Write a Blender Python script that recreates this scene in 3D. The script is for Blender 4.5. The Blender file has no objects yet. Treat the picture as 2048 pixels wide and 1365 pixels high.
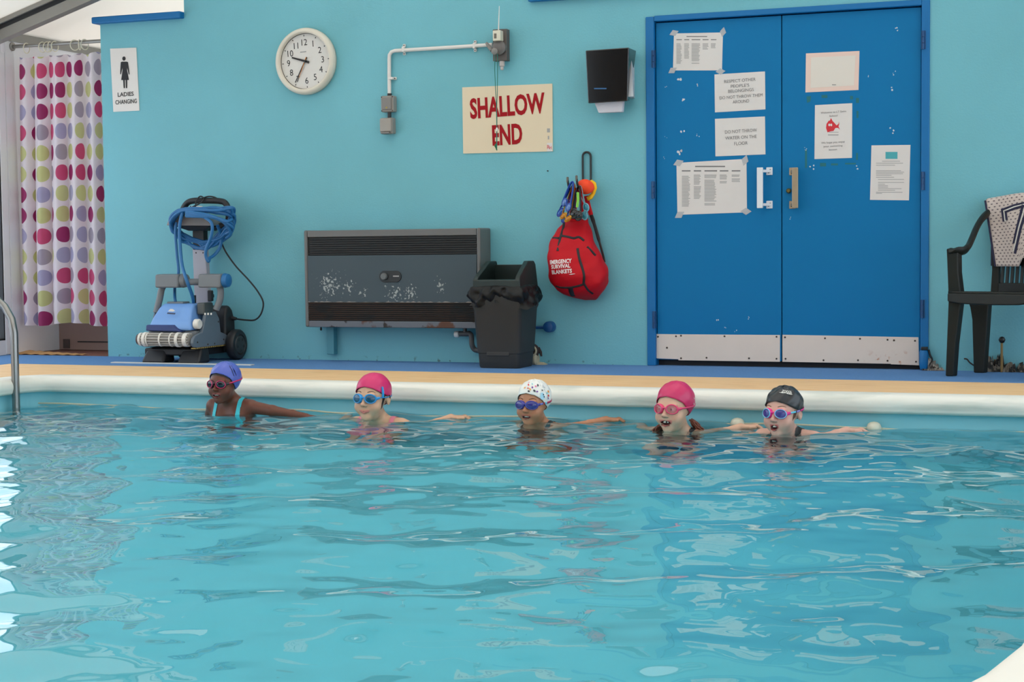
import bpy, bmesh, math, random
import numpy as np
from mathutils import Vector, Matrix

SC = bpy.context.scene
COL = SC.collection
PI = math.pi
random.seed(7)

def lin(c):
    """sRGB 0-255 triple to linear rgba"""
    out = []
    for v in c[:3]:
        v = v / 255.0
        out.append(v / 12.92 if v <= 0.04045 else ((v + 0.055) / 1.055) ** 2.4)
    return (out[0], out[1], out[2], 1.0)

# ------------------------------------------------------------------ camera
# world: X along the end wall (right), Y towards the end wall (its face is Y = 0), Z up from the deck
CAM_F, CAM_YAW, CAM_PITCH, CAM_ROLL = 3264.3, math.radians(20.809), math.radians(3.331), math.radians(-0.591)
CAM_POS = Vector((0.0, -9.203, 0.707))
def cam_axes():
    cy, sy, cp, sp = math.cos(CAM_YAW), math.sin(CAM_YAW), math.cos(CAM_PITCH), math.sin(CAM_PITCH)
    fwd = Vector((-sy * cp, cy * cp, -sp)); right = Vector((cy, sy, 0)); up = right.cross(fwd)
    cr, sr = math.cos(CAM_ROLL), math.sin(CAM_ROLL)
    return fwd, right * cr + up * sr, up * cr - right * sr
FWD, RGT, UPV = cam_axes()
cam_data = bpy.data.cameras.new('camera'); cam = bpy.data.objects.new('camera', cam_data); COL.objects.link(cam)
cam.matrix_world = Matrix(((RGT.x, UPV.x, -FWD.x, CAM_POS.x), (RGT.y, UPV.y, -FWD.y, CAM_POS.y),
                           (RGT.z, UPV.z, -FWD.z, CAM_POS.z), (0, 0, 0, 1)))
cam_data.sensor_width = 36.0; cam_data.lens = CAM_F / 2048.0 * 36.0
cam_data.clip_start = 0.05; cam_data.clip_end = 200
SC.camera = cam
def wp(x, y, Y=0.0):
    """survey helper: where the sight line of photo pixel (x, y) meets the real plane at distance Y"""
    d = FWD + RGT * ((x - 1024.0) / CAM_F) - UPV * ((y - 682.5) / CAM_F)
    return CAM_POS + d * ((Y - CAM_POS.y) / d.y)
def fp(x, y, Z=0.0):
    d = FWD + RGT * ((x - 1024.0) / CAM_F) - UPV * ((y - 682.5) / CAM_F)
    return CAM_POS + d * ((Z - CAM_POS.z) / d.z)

# ------------------------------------------------------------------ overcast sky, light and exposure
world = bpy.data.worlds.new('overcast_sky'); SC.world = world; world.use_nodes = True
bgn = world.node_tree.nodes['Background']
bgn.inputs['Color'].default_value = (0.90, 0.95, 1.0, 1); bgn.inputs['Strength'].default_value = 3.0
SC.view_settings.view_transform = 'Standard'; SC.view_settings.look = 'None'
SC.view_settings.gamma = 1.0; SC.view_settings.use_curve_mapping = False
SC.view_settings.exposure = -0.08
SC.cycles.use_denoising = True
try: SC.cycles.denoiser = 'OPENIMAGEDENOISE'
except Exception: pass
SC.cycles.max_bounces = 12; SC.cycles.diffuse_bounces = 5; SC.cycles.glossy_bounces = 5
SC.cycles.transmission_bounces = 8; SC.cycles.transparent_max_bounces = 12
SC.cycles.sample_clamp_indirect = 6.0

# ------------------------------------------------------------------ helpers: materials
MATS = {}
def mat(name, col, rough=0.5, metal=0.0, var=0.0, vscale=8.0, bump=0.0, bscale=60.0, spec=0.5, coat=0.0, stretch=None, trans=0.0, alpha=1.0):
    """Principled material whose colour varies a little by object-space noise"""
    if name in MATS: return MATS[name]
    m = bpy.data.materials.new(name); m.use_nodes = True; MATS[name] = m
    nt = m.node_tree; n = nt.nodes; b = n['Principled BSDF']
    c = lin(col) if max(col) > 1.0 else tuple(col) + (1.0,)
    b.inputs['Base Color'].default_value = c; b.inputs['Roughness'].default_value = rough
    b.inputs['Metallic'].default_value = metal; b.inputs['Specular IOR Level'].default_value = spec
    if coat: b.inputs['Coat Weight'].default_value = coat
    if trans: b.inputs['Transmission Weight'].default_value = trans
    if alpha < 1: b.inputs['Alpha'].default_value = alpha
    tc = n.new('ShaderNodeTexCoord'); mp = n.new('ShaderNodeMapping')
    nt.links.new(tc.outputs['Object'], mp.inputs['Vector'])
    if stretch: mp.inputs['Scale'].default_value = stretch
    if var or True:
        t = n.new('ShaderNodeTexNoise'); t.inputs['Scale'].default_value = vscale; t.inputs['Detail'].default_value = 4
        nt.links.new(mp.outputs['Vector'], t.inputs['Vector'])
        mx = n.new('ShaderNodeMix'); mx.data_type = 'RGBA'
        v = max(var, 0.02)
        mx.inputs['A'].default_value = tuple(x * (1 - v) for x in c[:3]) + (1,)
        mx.inputs['B'].default_value = tuple(min(1, x * (1 + v)) for x in c[:3]) + (1,)
        nt.links.new(t.outputs['Fac'], mx.inputs['Factor']); nt.links.new(mx.outputs['Result'], b.inputs['Base Color'])
    if bump:
        t2 = n.new('ShaderNodeTexNoise'); t2.inputs['Scale'].default_value = bscale; t2.inputs['Detail'].default_value = 3
        nt.links.new(mp.outputs['Vector'], t2.inputs['Vector'])
        bp = n.new('ShaderNodeBump'); bp.inputs['Strength'].default_value = bump; bp.inputs['Distance'].default_value = 0.01
        nt.links.new(t2.outputs['Fac'], bp.inputs['Height']); nt.links.new(bp.outputs['Normal'], b.inputs['Normal'])
    return m
def nodes(m): return m.node_tree, m.node_tree.nodes, m.node_tree.nodes['Principled BSDF']
def overlay(m, col, scale, lo, hi, detail=5, stretch=None, seed=0.0, mask=None):
    """mix a second colour in where a noise passes a threshold (chips, rust, dirt)"""
    nt, n, b = nodes(m)
    src = b.inputs['Base Color'].links[0].from_socket
    tc = n.new('ShaderNodeTexCoord'); mp = n.new('ShaderNodeMapping'); nt.links.new(tc.outputs['Object'], mp.inputs['Vector'])
    mp.inputs['Location'].default_value = (seed, seed * .7, seed * 1.3)
    if stretch: mp.inputs['Scale'].default_value = stretch
    t = n.new('ShaderNodeTexNoise'); t.inputs['Scale'].default_value = scale; t.inputs['Detail'].default_value = detail
    nt.links.new(mp.outputs['Vector'], t.inputs['Vector'])
    r = n.new('ShaderNodeMapRange'); r.inputs['From Min'].default_value = lo; r.inputs['From Max'].default_value = hi
    nt.links.new(t.outputs['Fac'], r.inputs['Value'])
    fac = r.outputs['Result']
    if mask:      # (axis, from, to): limits the patches to a range of the object's own coordinate
        for ax, a0, a1 in mask:
            sp = n.new('ShaderNodeSeparateXYZ'); nt.links.new(tc.outputs['Object'], sp.inputs[0])
            r2 = n.new('ShaderNodeMapRange'); r2.inputs['From Min'].default_value = a0; r2.inputs['From Max'].default_value = a1
            nt.links.new(sp.outputs[ax], r2.inputs['Value'])
            mu = n.new('ShaderNodeMath'); mu.operation = 'MULTIPLY'
            nt.links.new(fac, mu.inputs[0]); nt.links.new(r2.outputs['Result'], mu.inputs[1]); fac = mu.outputs[0]
    mx = n.new('ShaderNodeMix'); mx.data_type = 'RGBA'; mx.inputs['B'].default_value = lin(col)
    nt.links.new(src, mx.inputs['A']); nt.links.new(fac, mx.inputs['Factor']); nt.links.new(mx.outputs['Result'], b.inputs['Base Color'])
    return m

# ------------------------------------------------------------------ helpers: objects
ORIGIN = {}
def tag(o, label=None, cat=None, group=None, kind=None):
    if label: o['label'] = label
    if cat: o['category'] = cat
    if group: o['group'] = group
    if kind: o['kind'] = kind
    return o
def thing(name, label, cat, loc, group=None, kind=None):
    o = bpy.data.objects.new(name, None); COL.objects.link(o); o.location = loc; o.empty_display_size = 0.05
    ORIGIN[o.name] = Vector(loc)
    return tag(o, label, cat, group, kind)

def catmull(pts, n=8, closed=False):
    P = [Vector(q) for q in pts]; out = []; m = len(P)
    rng = range(m) if closed else range(m - 1)
    for i in rng:
        if closed: a, b, c, d = P[(i - 1) % m], P[i], P[(i + 1) % m], P[(i + 2) % m]
        else: a, b, c, d = P[max(i - 1, 0)], P[i], P[i + 1], P[min(i + 2, m - 1)]
        for k in range(n):
            t = k / n; t2 = t * t; t3 = t2 * t
            out.append(0.5 * ((2 * b) + (c - a) * t + (2 * a - 5 * b + 4 * c - d) * t2 + (3 * b - a - 3 * c + d) * t3))
    if not closed: out.append(P[-1].copy())
    return out

class MB:
    """collects shapes in world coordinates; build() links them as one mesh object"""
    def __init__(s): s.v = []; s.f = []; s.uv = None
    def add(s, vs, fs):
        o = len(s.v); s.v += [Vector(q) for q in vs]; s.f += [tuple(i + o for i in f) for f in fs]; return s
    def box(s, c, d, M=None):
        x, y, z = d[0] / 2, d[1] / 2, d[2] / 2
        vs = [Vector((sx * x, sy * y, sz * z)) for sz in (-1, 1) for sy in (-1, 1) for sx in (-1, 1)]
        if M is not None: vs = [M @ q for q in vs]
        vs = [q + Vector(c) for q in vs]
        return s.add(vs, [(0, 2, 3, 1), (4, 5, 7, 6), (0, 1, 5, 4), (2, 6, 7, 3), (0, 4, 6, 2), (1, 3, 7, 5)])
    def box2(s, a, b):
        return s.box([(a[i] + b[i]) / 2 for i in range(3)], [abs(b[i] - a[i]) for i in range(3)])
    def hexa(s, q):   # 8 corners: bottom 4 ccw then top 4
        return s.add(q, [(3, 2, 1, 0), (4, 5, 6, 7), (0, 1, 5, 4), (1, 2, 6, 5), (2, 3, 7, 6), (3, 0, 4, 7)])
    def prism(s, poly, y0, y1):   # polygon in x,z extruded along y
        n = len(poly)
        vs = [(x, y0, z) for x, z in poly] + [(x, y1, z) for x, z in poly]
        fs = [tuple(range(n)), tuple(range(2 * n - 1, n - 1, -1))] + [(i, i + n, (i + 1) % n + n, (i + 1) % n) for i in range(n)]
        return s.add(vs, fs)
    def tube(s, pts, r, n=10, closed=False, cap=True, flat=None, up=None):
        P = [Vector(q) for q in pts]; m = len(P)
        rr = r if hasattr(r, '__len__') else [r] * m
        T = []
        for i in range(m):
            a = P[(i - 1) % m] if closed or i > 0 else P[i]; b = P[(i + 1) % m] if closed or i < m - 1 else P[i]
            t = (b - a); T.append(t.normalized() if t.length > 1e-9 else Vector((0, 0, 1)))
        u = Vector(up) if up else (Vector((0, 0, 1)) if abs(T[0].z) < .9 else Vector((1, 0, 0)))
        u = (u - T[0] * u.dot(T[0])).normalized(); vs = []; fs = []
        for i in range(m):
            if up: u = Vector(up)
            w = u - T[i] * u.dot(T[i])
            if w.length < 1e-6: w = T[i].orthogonal()
            u = w.normalized(); v = T[i].cross(u)
            for k in range(n):
                a = 2 * PI * k / n
                if flat: vs.append(P[i] + u * (math.cos(a) * rr[i] * flat[0]) + v * (math.sin(a) * rr[i] * flat[1]))
                else: vs.append(P[i] + u * (math.cos(a) * rr[i]) + v * (math.sin(a) * rr[i]))
        for i in range(m if closed else m - 1):
            j = (i + 1) % m
            for k in range(n): fs.append((i * n + k, i * n + (k + 1) % n, j * n + (k + 1) % n, j * n + k))
        if cap and not closed: fs += [tuple(range(n - 1, -1, -1)), tuple((m - 1) * n + k for k in range(n))]
        return s.add(vs, fs)
    def lathe(s, prof, M, n=24, cap=True):   # prof (r, h) about local z, then matrix M
        vs = []; fs = []; m = len(prof)
        for r, h in prof:
            for k in range(n):
                a = 2 * PI * k / n; vs.append(M @ Vector((r * math.cos(a), r * math.sin(a), h)))
        for i in range(m - 1):
            for k in range(n): fs.append((i * n + k, i * n + (k + 1) % n, (i + 1) * n + (k + 1) % n, (i + 1) * n + k))
        if cap: fs += [tuple(range(n - 1, -1, -1)), tuple((m - 1) * n + k for k in range(n))]
        return s.add(vs, fs)
    def grid(s, fn, nu, nv, closed_u=False, uv=False):
        o = len(s.v); mu = nu if closed_u else nu + 1
        for j in range(nv + 1):
            for i in range(mu): s.v.append(Vector(fn(i / nu, j / nv)))
        for j in range(nv):
            for i in range(nu):
                a = o + j * mu + i; b = o + j * mu + (i + 1) % mu if closed_u else a + 1
                s.f.append((a, b, b + mu if not closed_u else o + (j + 1) * mu + (i + 1) % mu, a + mu))
        if uv:
            s.uv = {}
            for j in range(nv + 1):
                for i in range(mu): s.uv[o + j * mu + i] = (i / nu, j / nv)
        return s
    def xf(s, M): s.v = [M @ q for q in s.v]; return s
    def build(s, name, m, parent=None, smooth=False, bevel=0.0, seg=2, angle=40, loc=None, solid=0.0, fix=True):
        me = bpy.data.meshes.new(name)
        org = ORIGIN[parent.name] if parent is not None else Vector(loc) if loc is not None else None
        if org is None:
            xs = [q.x for q in s.v]; ys = [q.y for q in s.v]; zs = [q.z for q in s.v]
            org = Vector(((min(xs) + max(xs)) / 2, (min(ys) + max(ys)) / 2, min(zs)))
        me.from_pydata([tuple(q - org) for q in s.v], [], s.f)
        if fix:
            bm = bmesh.new(); bm.from_mesh(me); bmesh.ops.recalc_face_normals(bm, faces=bm.faces); bm.to_mesh(me); bm.free()
        if s.uv:
            l = me.uv_layers.new(name='UVMap')
            for lp in me.loops: l.data[lp.index].uv = s.uv.get(lp.vertex_index, (0, 0))
        ms = m if isinstance(m, (list, tuple)) else [m]
        for q in ms: me.materials.append(q)
        if smooth:
            me.polygons.foreach_set('use_smooth', [True] * len(me.polygons))
            if smooth != 'all': me.set_sharp_from_angle(angle=math.radians(angle))
        me.update()
        o = bpy.data.objects.new(name, me); COL.objects.link(o)
        if parent is not None: o.parent = parent
        else: o.location = org
        ORIGIN[o.name] = org
        if solid:
            md = o.modifiers.new('solid', 'SOLIDIFY'); md.thickness = solid; md.offset = 0
        if bevel:
            md = o.modifiers.new('bevel', 'BEVEL'); md.width = bevel; md.segments = seg; md.limit_method = 'ANGLE'; md.angle_limit = math.radians(35)
            me.polygons.foreach_set('use_smooth', [True] * len(me.polygons))
            md.harden_normals = True
            if not smooth: me.set_sharp_from_angle(angle=math.radians(30))
        return o

def text_mb(body, size, origin, xdir, zdir, thick=0.0008, xs=1.0, align='CENTER', bold=0.0, space=1.0):
    """lettering as a thin real mesh; origin = baseline point of the first line"""
    cu = bpy.data.curves.new('t', 'FONT'); cu.body = body; cu.size = size; cu.align_x = align; cu.offset = bold
    cu.space_character = space; cu.resolution_u = 3; cu.extrude = 0
    o = bpy.data.objects.new('t', cu); COL.objects.link(o)
    dg = bpy.context.evaluated_depsgraph_get(); me = o.evaluated_get(dg).to_mesh()
    X = Vector(xdir).normalized(); Z = Vector(zdir).normalized(); N = X.cross(Z)
    vs = [Vector(origin) + X * (q.co.x * xs) + Z * q.co.y + N * thick for q in me.vertices]
    fs = [tuple(q.vertices) for q in me.polygons]
    o.evaluated_get(dg).to_mesh_clear(); bpy.data.objects.remove(o); bpy.data.curves.remove(cu)
    mb = MB(); mb.add(vs, fs); return mb
def rotz(a): return Matrix.Rotation(a, 4, 'Z')
def T(x, y, z): return Matrix.Translation((x, y, z))
# ================================================================== the setting
WATER_Z = -0.155
POOL_X0, POOL_X1, POOL_Y0, POOL_Y1, POOL_FLOOR = -5.80, -0.105, -7.95, -1.55, -0.98
HALL_X0, HALL_X1, HALL_Y0, HALL_Y1 = -7.22, 1.25, -13.2, 2.3
EAVE_Z, RIDGE_X, SLOPE = 2.20, -2.98, 0.30
def roof_z(x): return EAVE_Z + SLOPE * ((x - HALL_X0) if x < RIDGE_X else (2 * RIDGE_X - HALL_X0 - x))

m_wall = mat('turquoise_wall_paint', (112, 178, 190), 0.5, var=.05, vscale=1.6, bump=.10, bscale=90, spec=.35)
overlay(m_wall, (108, 172, 182), 1.2, .45, .75, seed=3.1)
overlay(m_wall, (70, 92, 86), 26, .60, .66, detail=6, seed=5.0, mask=[(2, .035, .0)])
m_blue = mat('blue_gloss_paint', (4, 104, 164), 0.45, var=.05, vscale=3, bump=.05, bscale=40, spec=.4)
m_carpet = mat('blue_wet_area_matting', (98, 140, 190), 0.95, var=.16, vscale=70, bump=.5, bscale=400, spec=.1)
m_tan = mat('tan_vinyl_strip', (238, 194, 142), 0.6, var=.05, vscale=3, bump=.08, bscale=120, spec=.3)
overlay(m_tan, (212, 164, 110), 6, .50, .72, stretch=(.6, 9, 1))
overlay(m_tan, (240, 206, 160), 9, .56, .72, stretch=(.5, 7, 1), seed=2)
m_coping = mat('white_coping_paint', (234, 230, 220), 0.65, var=.03, vscale=5, bump=.10, bscale=14, spec=.15)
overlay(m_coping, (196, 200, 190), 5, .55, .75, stretch=(.4, .4, 4))
m_pool = mat('pale_blue_pool_paint', (112, 220, 238), 0.6, var=.03, vscale=2.5, bump=.03, bscale=30)
m_poolwall = mat('pool_wall_paint', (142, 208, 222), 0.6, var=.05, vscale=4)
m_alu = mat('grey_aluminium_frame', (150, 146, 140), 0.45, .55, var=.05)
m_upvc = mat('white_plastic_frame', (226, 222, 224), 0.35, var=.02)
m_dark = mat('black_gasket_and_gap_shade', (22, 22, 26), 0.6)  # window gaskets, and the painted dark of rafter and door gaps
m_beige = mat('beige_partition_board', (166, 142, 132), 0.6, var=.05, vscale=4)
m_terra = mat('brown_changing_room_floor', (128, 84, 70), 0.8, var=.15, vscale=30)
m_ochre = mat('worn_ochre_threshold', (196, 150, 100), 0.9, var=.25, vscale=40, bump=.4, bscale=120)

def structure(o, name=None):
    o['kind'] = 'structure'; return o

# translucent roof sheets: daylight passes through the material
def m_translucent(name, col, tr):
    m = bpy.data.materials.new(name); m.use_nodes = True; nt = m.node_tree; n = nt.nodes; n.clear()
    out = n.new('ShaderNodeOutputMaterial'); d = n.new('ShaderNodeBsdfDiffuse'); t = n.new('ShaderNodeBsdfTranslucent'); mx = n.new('ShaderNodeMixShader')
    tx = n.new('ShaderNodeTexNoise'); tx.inputs['Scale'].default_value = 2.0
    cr = n.new('ShaderNodeMix'); cr.data_type = 'RGBA'; cr.inputs['A'].default_value = lin(col); cr.inputs['B'].default_value = tuple(x * .93 for x in lin(col)[:3]) + (1,)
    nt.links.new(tx.outputs['Fac'], cr.inputs['Factor'])
    nt.links.new(cr.outputs['Result'], d.inputs['Color']); nt.links.new(cr.outputs['Result'], t.inputs['Color'])
    mx.inputs[0].default_value = tr; nt.links.new(d.outputs[0], mx.inputs[1]); nt.links.new(t.outputs[0], mx.inputs[2]); nt.links.new(mx.outputs[0], out.inputs[0])
    return m
m_roof = m_translucent('translucent_roof_sheet', (250, 242, 230), 0.55); m_eave = m_translucent('cream_eave_panel', (244, 234, 220), 0.16)  # eave bands made less translucent so the visible roof stays unclipped
def m_glass_pane(name, tint=(.93, .97, 1, 1)):
    m = bpy.data.materials.new(name); m.use_nodes = True; nt = m.node_tree; n = nt.nodes; n.clear()
    out = n.new('ShaderNodeOutputMaterial'); tr = n.new('ShaderNodeBsdfTransparent'); g = n.new('ShaderNodeBsdfGlossy'); mx = n.new('ShaderNodeMixShader'); tx = n.new('ShaderNodeTexNoise'); tx.inputs['Scale'].default_value = 3; mr = n.new('ShaderNodeMapRange'); mr.inputs['To Min'].default_value = .08; mr.inputs['To Max'].default_value = .16
    tr.inputs[0].default_value = tint; g.inputs['Roughness'].default_value = .02
    nt.links.new(tx.outputs['Fac'], mr.inputs['Value']); nt.links.new(mr.outputs['Result'], mx.inputs[0]); nt.links.new(tr.outputs[0], mx.inputs[1]); nt.links.new(g.outputs[0], mx.inputs[2]); nt.links.new(mx.outputs[0], out.inputs[0])
    return m
m_pane = m_glass_pane('window_glass')

# --- end wall with the door opening
xl = wp(209, 400).x; xs = wp(368, 20).x; zl = wp(300, 40).z
dx0, dx1, dz1 = wp(1295, 400).x, wp(1857, 400).x, wp(1575, 17).z
mb = MB()
for (a, b, z0, z1) in ((xl, xs, 0, zl), (xs, dx0, 0, None), (dx0, dx1, dz1, None), (dx1, HALL_X1, 0, None)):
    if z1 is None:
        xs_ = [a] + ([RIDGE_X] if a < RIDGE_X < b else []) + [b]
        mb.prism([(a, z0)] + [(b, z0)] + [(x, roof_z(x) - .02) for x in reversed(xs_)], 0.0, 0.22)
    else: mb.prism([(a, z0), (b, z0), (b, z1), (a, z1)], 0.0, 0.22)
structure(mb.build('wall_back', m_wall, loc=(0, 0, 0)))
# blue painted timber cappings
z0, z1 = wp(300, 42).z, wp(300, 28.5).z
structure(MB().box2((wp(191, 35).x, -.05, z0), (xs, .26, z1)).build('trim_1', m_blue, bevel=.008))
a = wp(1060, 5)
structure(MB().box2((a.x, -.04, a.z), (HALL_X1, 0.02, a.z + .14)).build('trim_2', m_blue, bevel=.006))

# --- deck
FX0, FX1 = HALL_X0 - .1, HALL_X1
def deck(name, m, rects, z=0.0, th=.06):
    q = MB()
    for x0, y0, x1, y1 in rects: q.box2((x0, y0, z - th), (x1, y1, z))
    return structure(q.build(name, m, loc=(0, 0, 0)))
deck('floor_matting', m_carpet, [(FX0, -.73, FX1, 0.0), (dx0, 0.0, dx1, .2), (FX0, HALL_Y0, -6.6, -.73), (.75, HALL_Y0, FX1, -.73)])
deck('floor_changing', m_terra, [(FX0, 0.0, xl + .35, 2.3)], z=-.004)
g = MB()
g.grid(lambda u, v: (-7.2 + .55 * u, .06 + .26 * v * (1 - .6 * u), .001 + .016 * max(0, math.sin(PI * v)) * (1 - u) + .003 * math.sin(40 * u + 9 * v)), 24, 8)
structure(g.build('threshold', m_ochre, smooth=True))

# --- pool shell and bullnose coping swept round a rounded rectangle
def rrect(x0, x1, y0, y1, r, q, n=12):
    out = []      # small far corners, wide near corners
    for cx, cy, a0, r in ((x1 - r, y1 - r, 0, r), (x0 + r, y1 - r, 90, r), (x0 + q, y0 + q, 180, q), (x1 - q, y0 + q, 270, q)):
        for k in range(n + 1):
            a = math.radians(a0 + 90 * k / n); out.append((cx + r * math.cos(a), cy + r * math.sin(a), math.cos(a), math.sin(a)))
    return out
ring = rrect(POOL_X0, POOL_X1, POOL_Y0, POOL_Y1, .16, 2.0)
def sweep(prof, m, name, **k):
    q = MB(); n = len(ring)
    def fn(u, v):
        i = int(round(u * n)) % n; j = int(round(v * (len(prof) - 1)))
        x, y, nx, ny = ring[i]; d, z = prof[j]; return (x + nx * d, y + ny * d, z)
    q.grid(fn, n, len(prof) - 1, closed_u=True); return structure(q.build(name, m, loc=(0, 0, 0), smooth=True, **k))
prof = [(.10, -.05), (.10, -.001), (.095, .004), (.02, .004)] + [(-.02 - .042 * math.sin(t), -.038 + .042 * math.cos(t)) for t in [PI / 2 * k / 6 for k in range(7)]] \
     + [(-.0615, -.046), (-.0605, -.054), (-.0575, -.060), (-.0565, -.066), (-.054, -.074), (-.040, -.083), (.01, -.086)]
sweep(prof, m_coping, 'pool_coping', angle=60)
bm = bmesh.new()      # tan deck between the coping and the matting: a sheet with the pool cut out
eds = []
for loop in ([(-6.6, -.73), (.75, -.73), (.75, HALL_Y0), (-6.6, HALL_Y0)], [(x + a * .09, y + b_ * .09) for x, y, a, b_ in ring]):
    vs = [bm.verts.new((x, y, -.001)) for x, y in loop]
    eds += [bm.edges.new((vs[i], vs[(i + 1) % len(vs)])) for i in range(len(vs)) if (vs[i].co - vs[(i + 1) % len(vs)].co).length > 1e-6]
bmesh.ops.triangle_fill(bm, edges=eds, use_beauty=True)
q = MB(); bm.verts.index_update(); q.add([v.co.copy() for v in bm.verts], [tuple(v.index for v in f.verts) for f in bm.faces]); bm.free()
structure(q.build('floor', m_tan, loc=(0, 0, 0)))
sweep([(.0, -.07), (.0, -.4), (.0, POOL_FLOOR)], m_poolwall, 'pool_wall')
structure(MB().box2((POOL_X0 - .02, POOL_Y0 - .02, POOL_FLOOR - .06), (POOL_X1 + .02, POOL_Y1 + .02, POOL_FLOOR)).build('pool_floor', m_pool, loc=(0, 0, 0)))

# --- hall shell: glazed side walls, gable ends, pitched translucent roof on aluminium rafters
m_hallwall = mat('white_hall_wall', (214, 212, 208), .6, var=.03)
m_timber = mat('dark_timber_boarding', (74, 64, 58), .6, var=.15, vscale=4, stretch=(8, 1, .5))
def side_wall(name, x, y0, y1, sill, head, n, label):
    t = thing(name, None, None, (x, (y0 + y1) / 2, 0)); t['kind'] = 'structure'
    w = .07; sgn = 1 if x < -3 else -1
    MB().box2((x - .03, y0, 0), (x + .03, y1, sill)).build('lower_panel', m_upvc, t)
    MB().box2((x - .035, y0, head), (x + .035, y1, head + .1)).build('head_rail', m_upvc, t)
    for k in range(n + 1):
        y = y0 + (y1 - y0) * k / n; MB().box2((x - .035, y - w / 2, 0), (x + .035, y + w / 2, head)).build('mullion', m_upvc, t, bevel=.006)
    for k in range(n):
        a = y0 + (y1 - y0) * k / n + w / 2; b = y0 + (y1 - y0) * (k + 1) / n - w / 2
        MB().box2((x - .004, a, sill), (x + .004, b, head)).build('pane', m_pane, t)
        q = MB()
        for (ya, yb, za, zb) in ((a, a + .012, sill, head), (b - .012, b, sill, head), (a, b, sill, sill + .012), (a, b, head - .012, head)):
            q.box2((x - .012, ya, za), (x + .03, yb, zb))
        q.build('gasket', m_dark, t)
    return t
side_wall('window_1', HALL_X0, HALL_Y0, .01, .10, 2.06, 9, '')
side_wall('window_2', HALL_X1, HALL_Y0, 0.0, .10, 2.06, 9, '')
q = MB().prism([(HALL_X0, 0), (HALL_X1, 0), (HALL_X1, roof_z(HALL_X1)), (RIDGE_X, roof_z(RIDGE_X)), (HALL_X0, roof_z(HALL_X0))], HALL_Y0 - .1, HALL_Y0)
structure(q.build('wall_front', m_timber, loc=(0, HALL_Y0, 0)))
q = MB().prism([(HALL_X0, 0), (HALL_X1, 0), (HALL_X1, roof_z(HALL_X1)), (RIDGE_X, roof_z(RIDGE_X)), (HALL_X0, roof_z(HALL_X0))], HALL_Y1, HALL_Y1 + .1)
structure(q.build('wall_end', m_hallwall, loc=(0, HALL_Y1, 0)))
structure(MB().box2((HALL_X0 - .04, .045, 0), (HALL_X0 + .04, HALL_Y1, 2.2)).build('wall_left', m_upvc, loc=(HALL_X0, 1, 0)))
structure(MB().box2((HALL_X1 - .04, 0, 0), (HALL_X1 + .04, HALL_Y1, 2.2)).build('wall_right', m_hallwall, loc=(HALL_X1, 1, 0)))
for nm, m, bands in (('ceiling', m_roof, ((HALL_X0 + 1.7, RIDGE_X), (RIDGE_X, HALL_X1 - 1.7))), ('ceiling_eaves', m_eave, ((HALL_X0 - .15, HALL_X0 + 1.7), (HALL_X1 - 1.7, HALL_X1 + .15)))):
    q = MB()
    for x0, x1 in bands:
        q.add([(x0, HALL_Y0 - .1, roof_z(x0)), (x1, HALL_Y0 - .1, roof_z(x1)), (x1, HALL_Y1 + .1, roof_z(x1)), (x0, HALL_Y1 + .1, roof_z(x0))], [(0, 1, 2, 3)])
    structure(q.build(nm, m, loc=(0, 0, 0), fix=False))
ry = [-.12 - 2.1 * k for k in range(7)] + [1.75]
for i, y in enumerate(ry):
    for s in (0, 1):
        x0, x1 = (HALL_X0, RIDGE_X) if s == 0 else (HALL_X1, RIDGE_X)
        q = MB(); d = .13; w = .035
        a0, a1 = roof_z(x0) - .005, roof_z(x1) - .005
        q.hexa([(x0, y - w, a0 - d), (x1, y - w, a1 - d), (x1, y + w, a1 - d), (x0, y + w, a0 - d), (x0, y - w, a0), (x1, y - w, a1), (x1, y + w, a1), (x0, y + w, a0)])
        q.hexa([(x0, y - w * 1.6, a0 - .03), (x1, y - w * 1.6, a1 - .03), (x1, y + w * 1.6, a1 - .03), (x0, y + w * 1.6, a0 - .03), (x0, y - w * 1.6, a0), (x1, y - w * 1.6, a1), (x1, y + w * 1.6, a1), (x0, y + w * 1.6, a0)])
        rf = structure(q.build('rafter', m_alu))
        MB().hexa([(x0, y - w - .004, a0 - .06), (x1, y - w - .004, a1 - .06), (x1, y - w, a1 - .06), (x0, y - w, a0 - .06), (x0, y - w - .004, a0 - .03), (x1, y - w - .004, a1 - .03), (x1, y - w, a1 - .03), (x0, y - w, a0 - .03)]).build('shadow_gap_strip', m_dark, rf)  # dark strip paints the shadow gap between rafter and roof panel
for x in (HALL_X0, HALL_X1):
    structure(MB().box2((x - .05, HALL_Y0, 2.14), (x + .05, HALL_Y1, 2.2)).build('eave_beam', m_alu))
structure(MB().box2((RIDGE_X - .05, HALL_Y0, roof_z(RIDGE_X) - .15), (RIDGE_X + .05, HALL_Y1, roof_z(RIDGE_X) - .01)).build('ridge_beam', m_alu))
# beige board of the changing area seen under the curtain
pb = structure(MB().box2((HALL_X0 + .04, .56, 0), (xl + .45, .62, 2.0)).build('partition', m_beige))
MB().box2((-7.02, .553, .055), (-6.2, .561, .062)).build('slot', m_dark, pb)
MB().box2((-7.14, .548, .01), (-7.09, .561, .075)).build('vent', mat('dark_grey_plate', (84, 72, 68), .6), pb)

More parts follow.
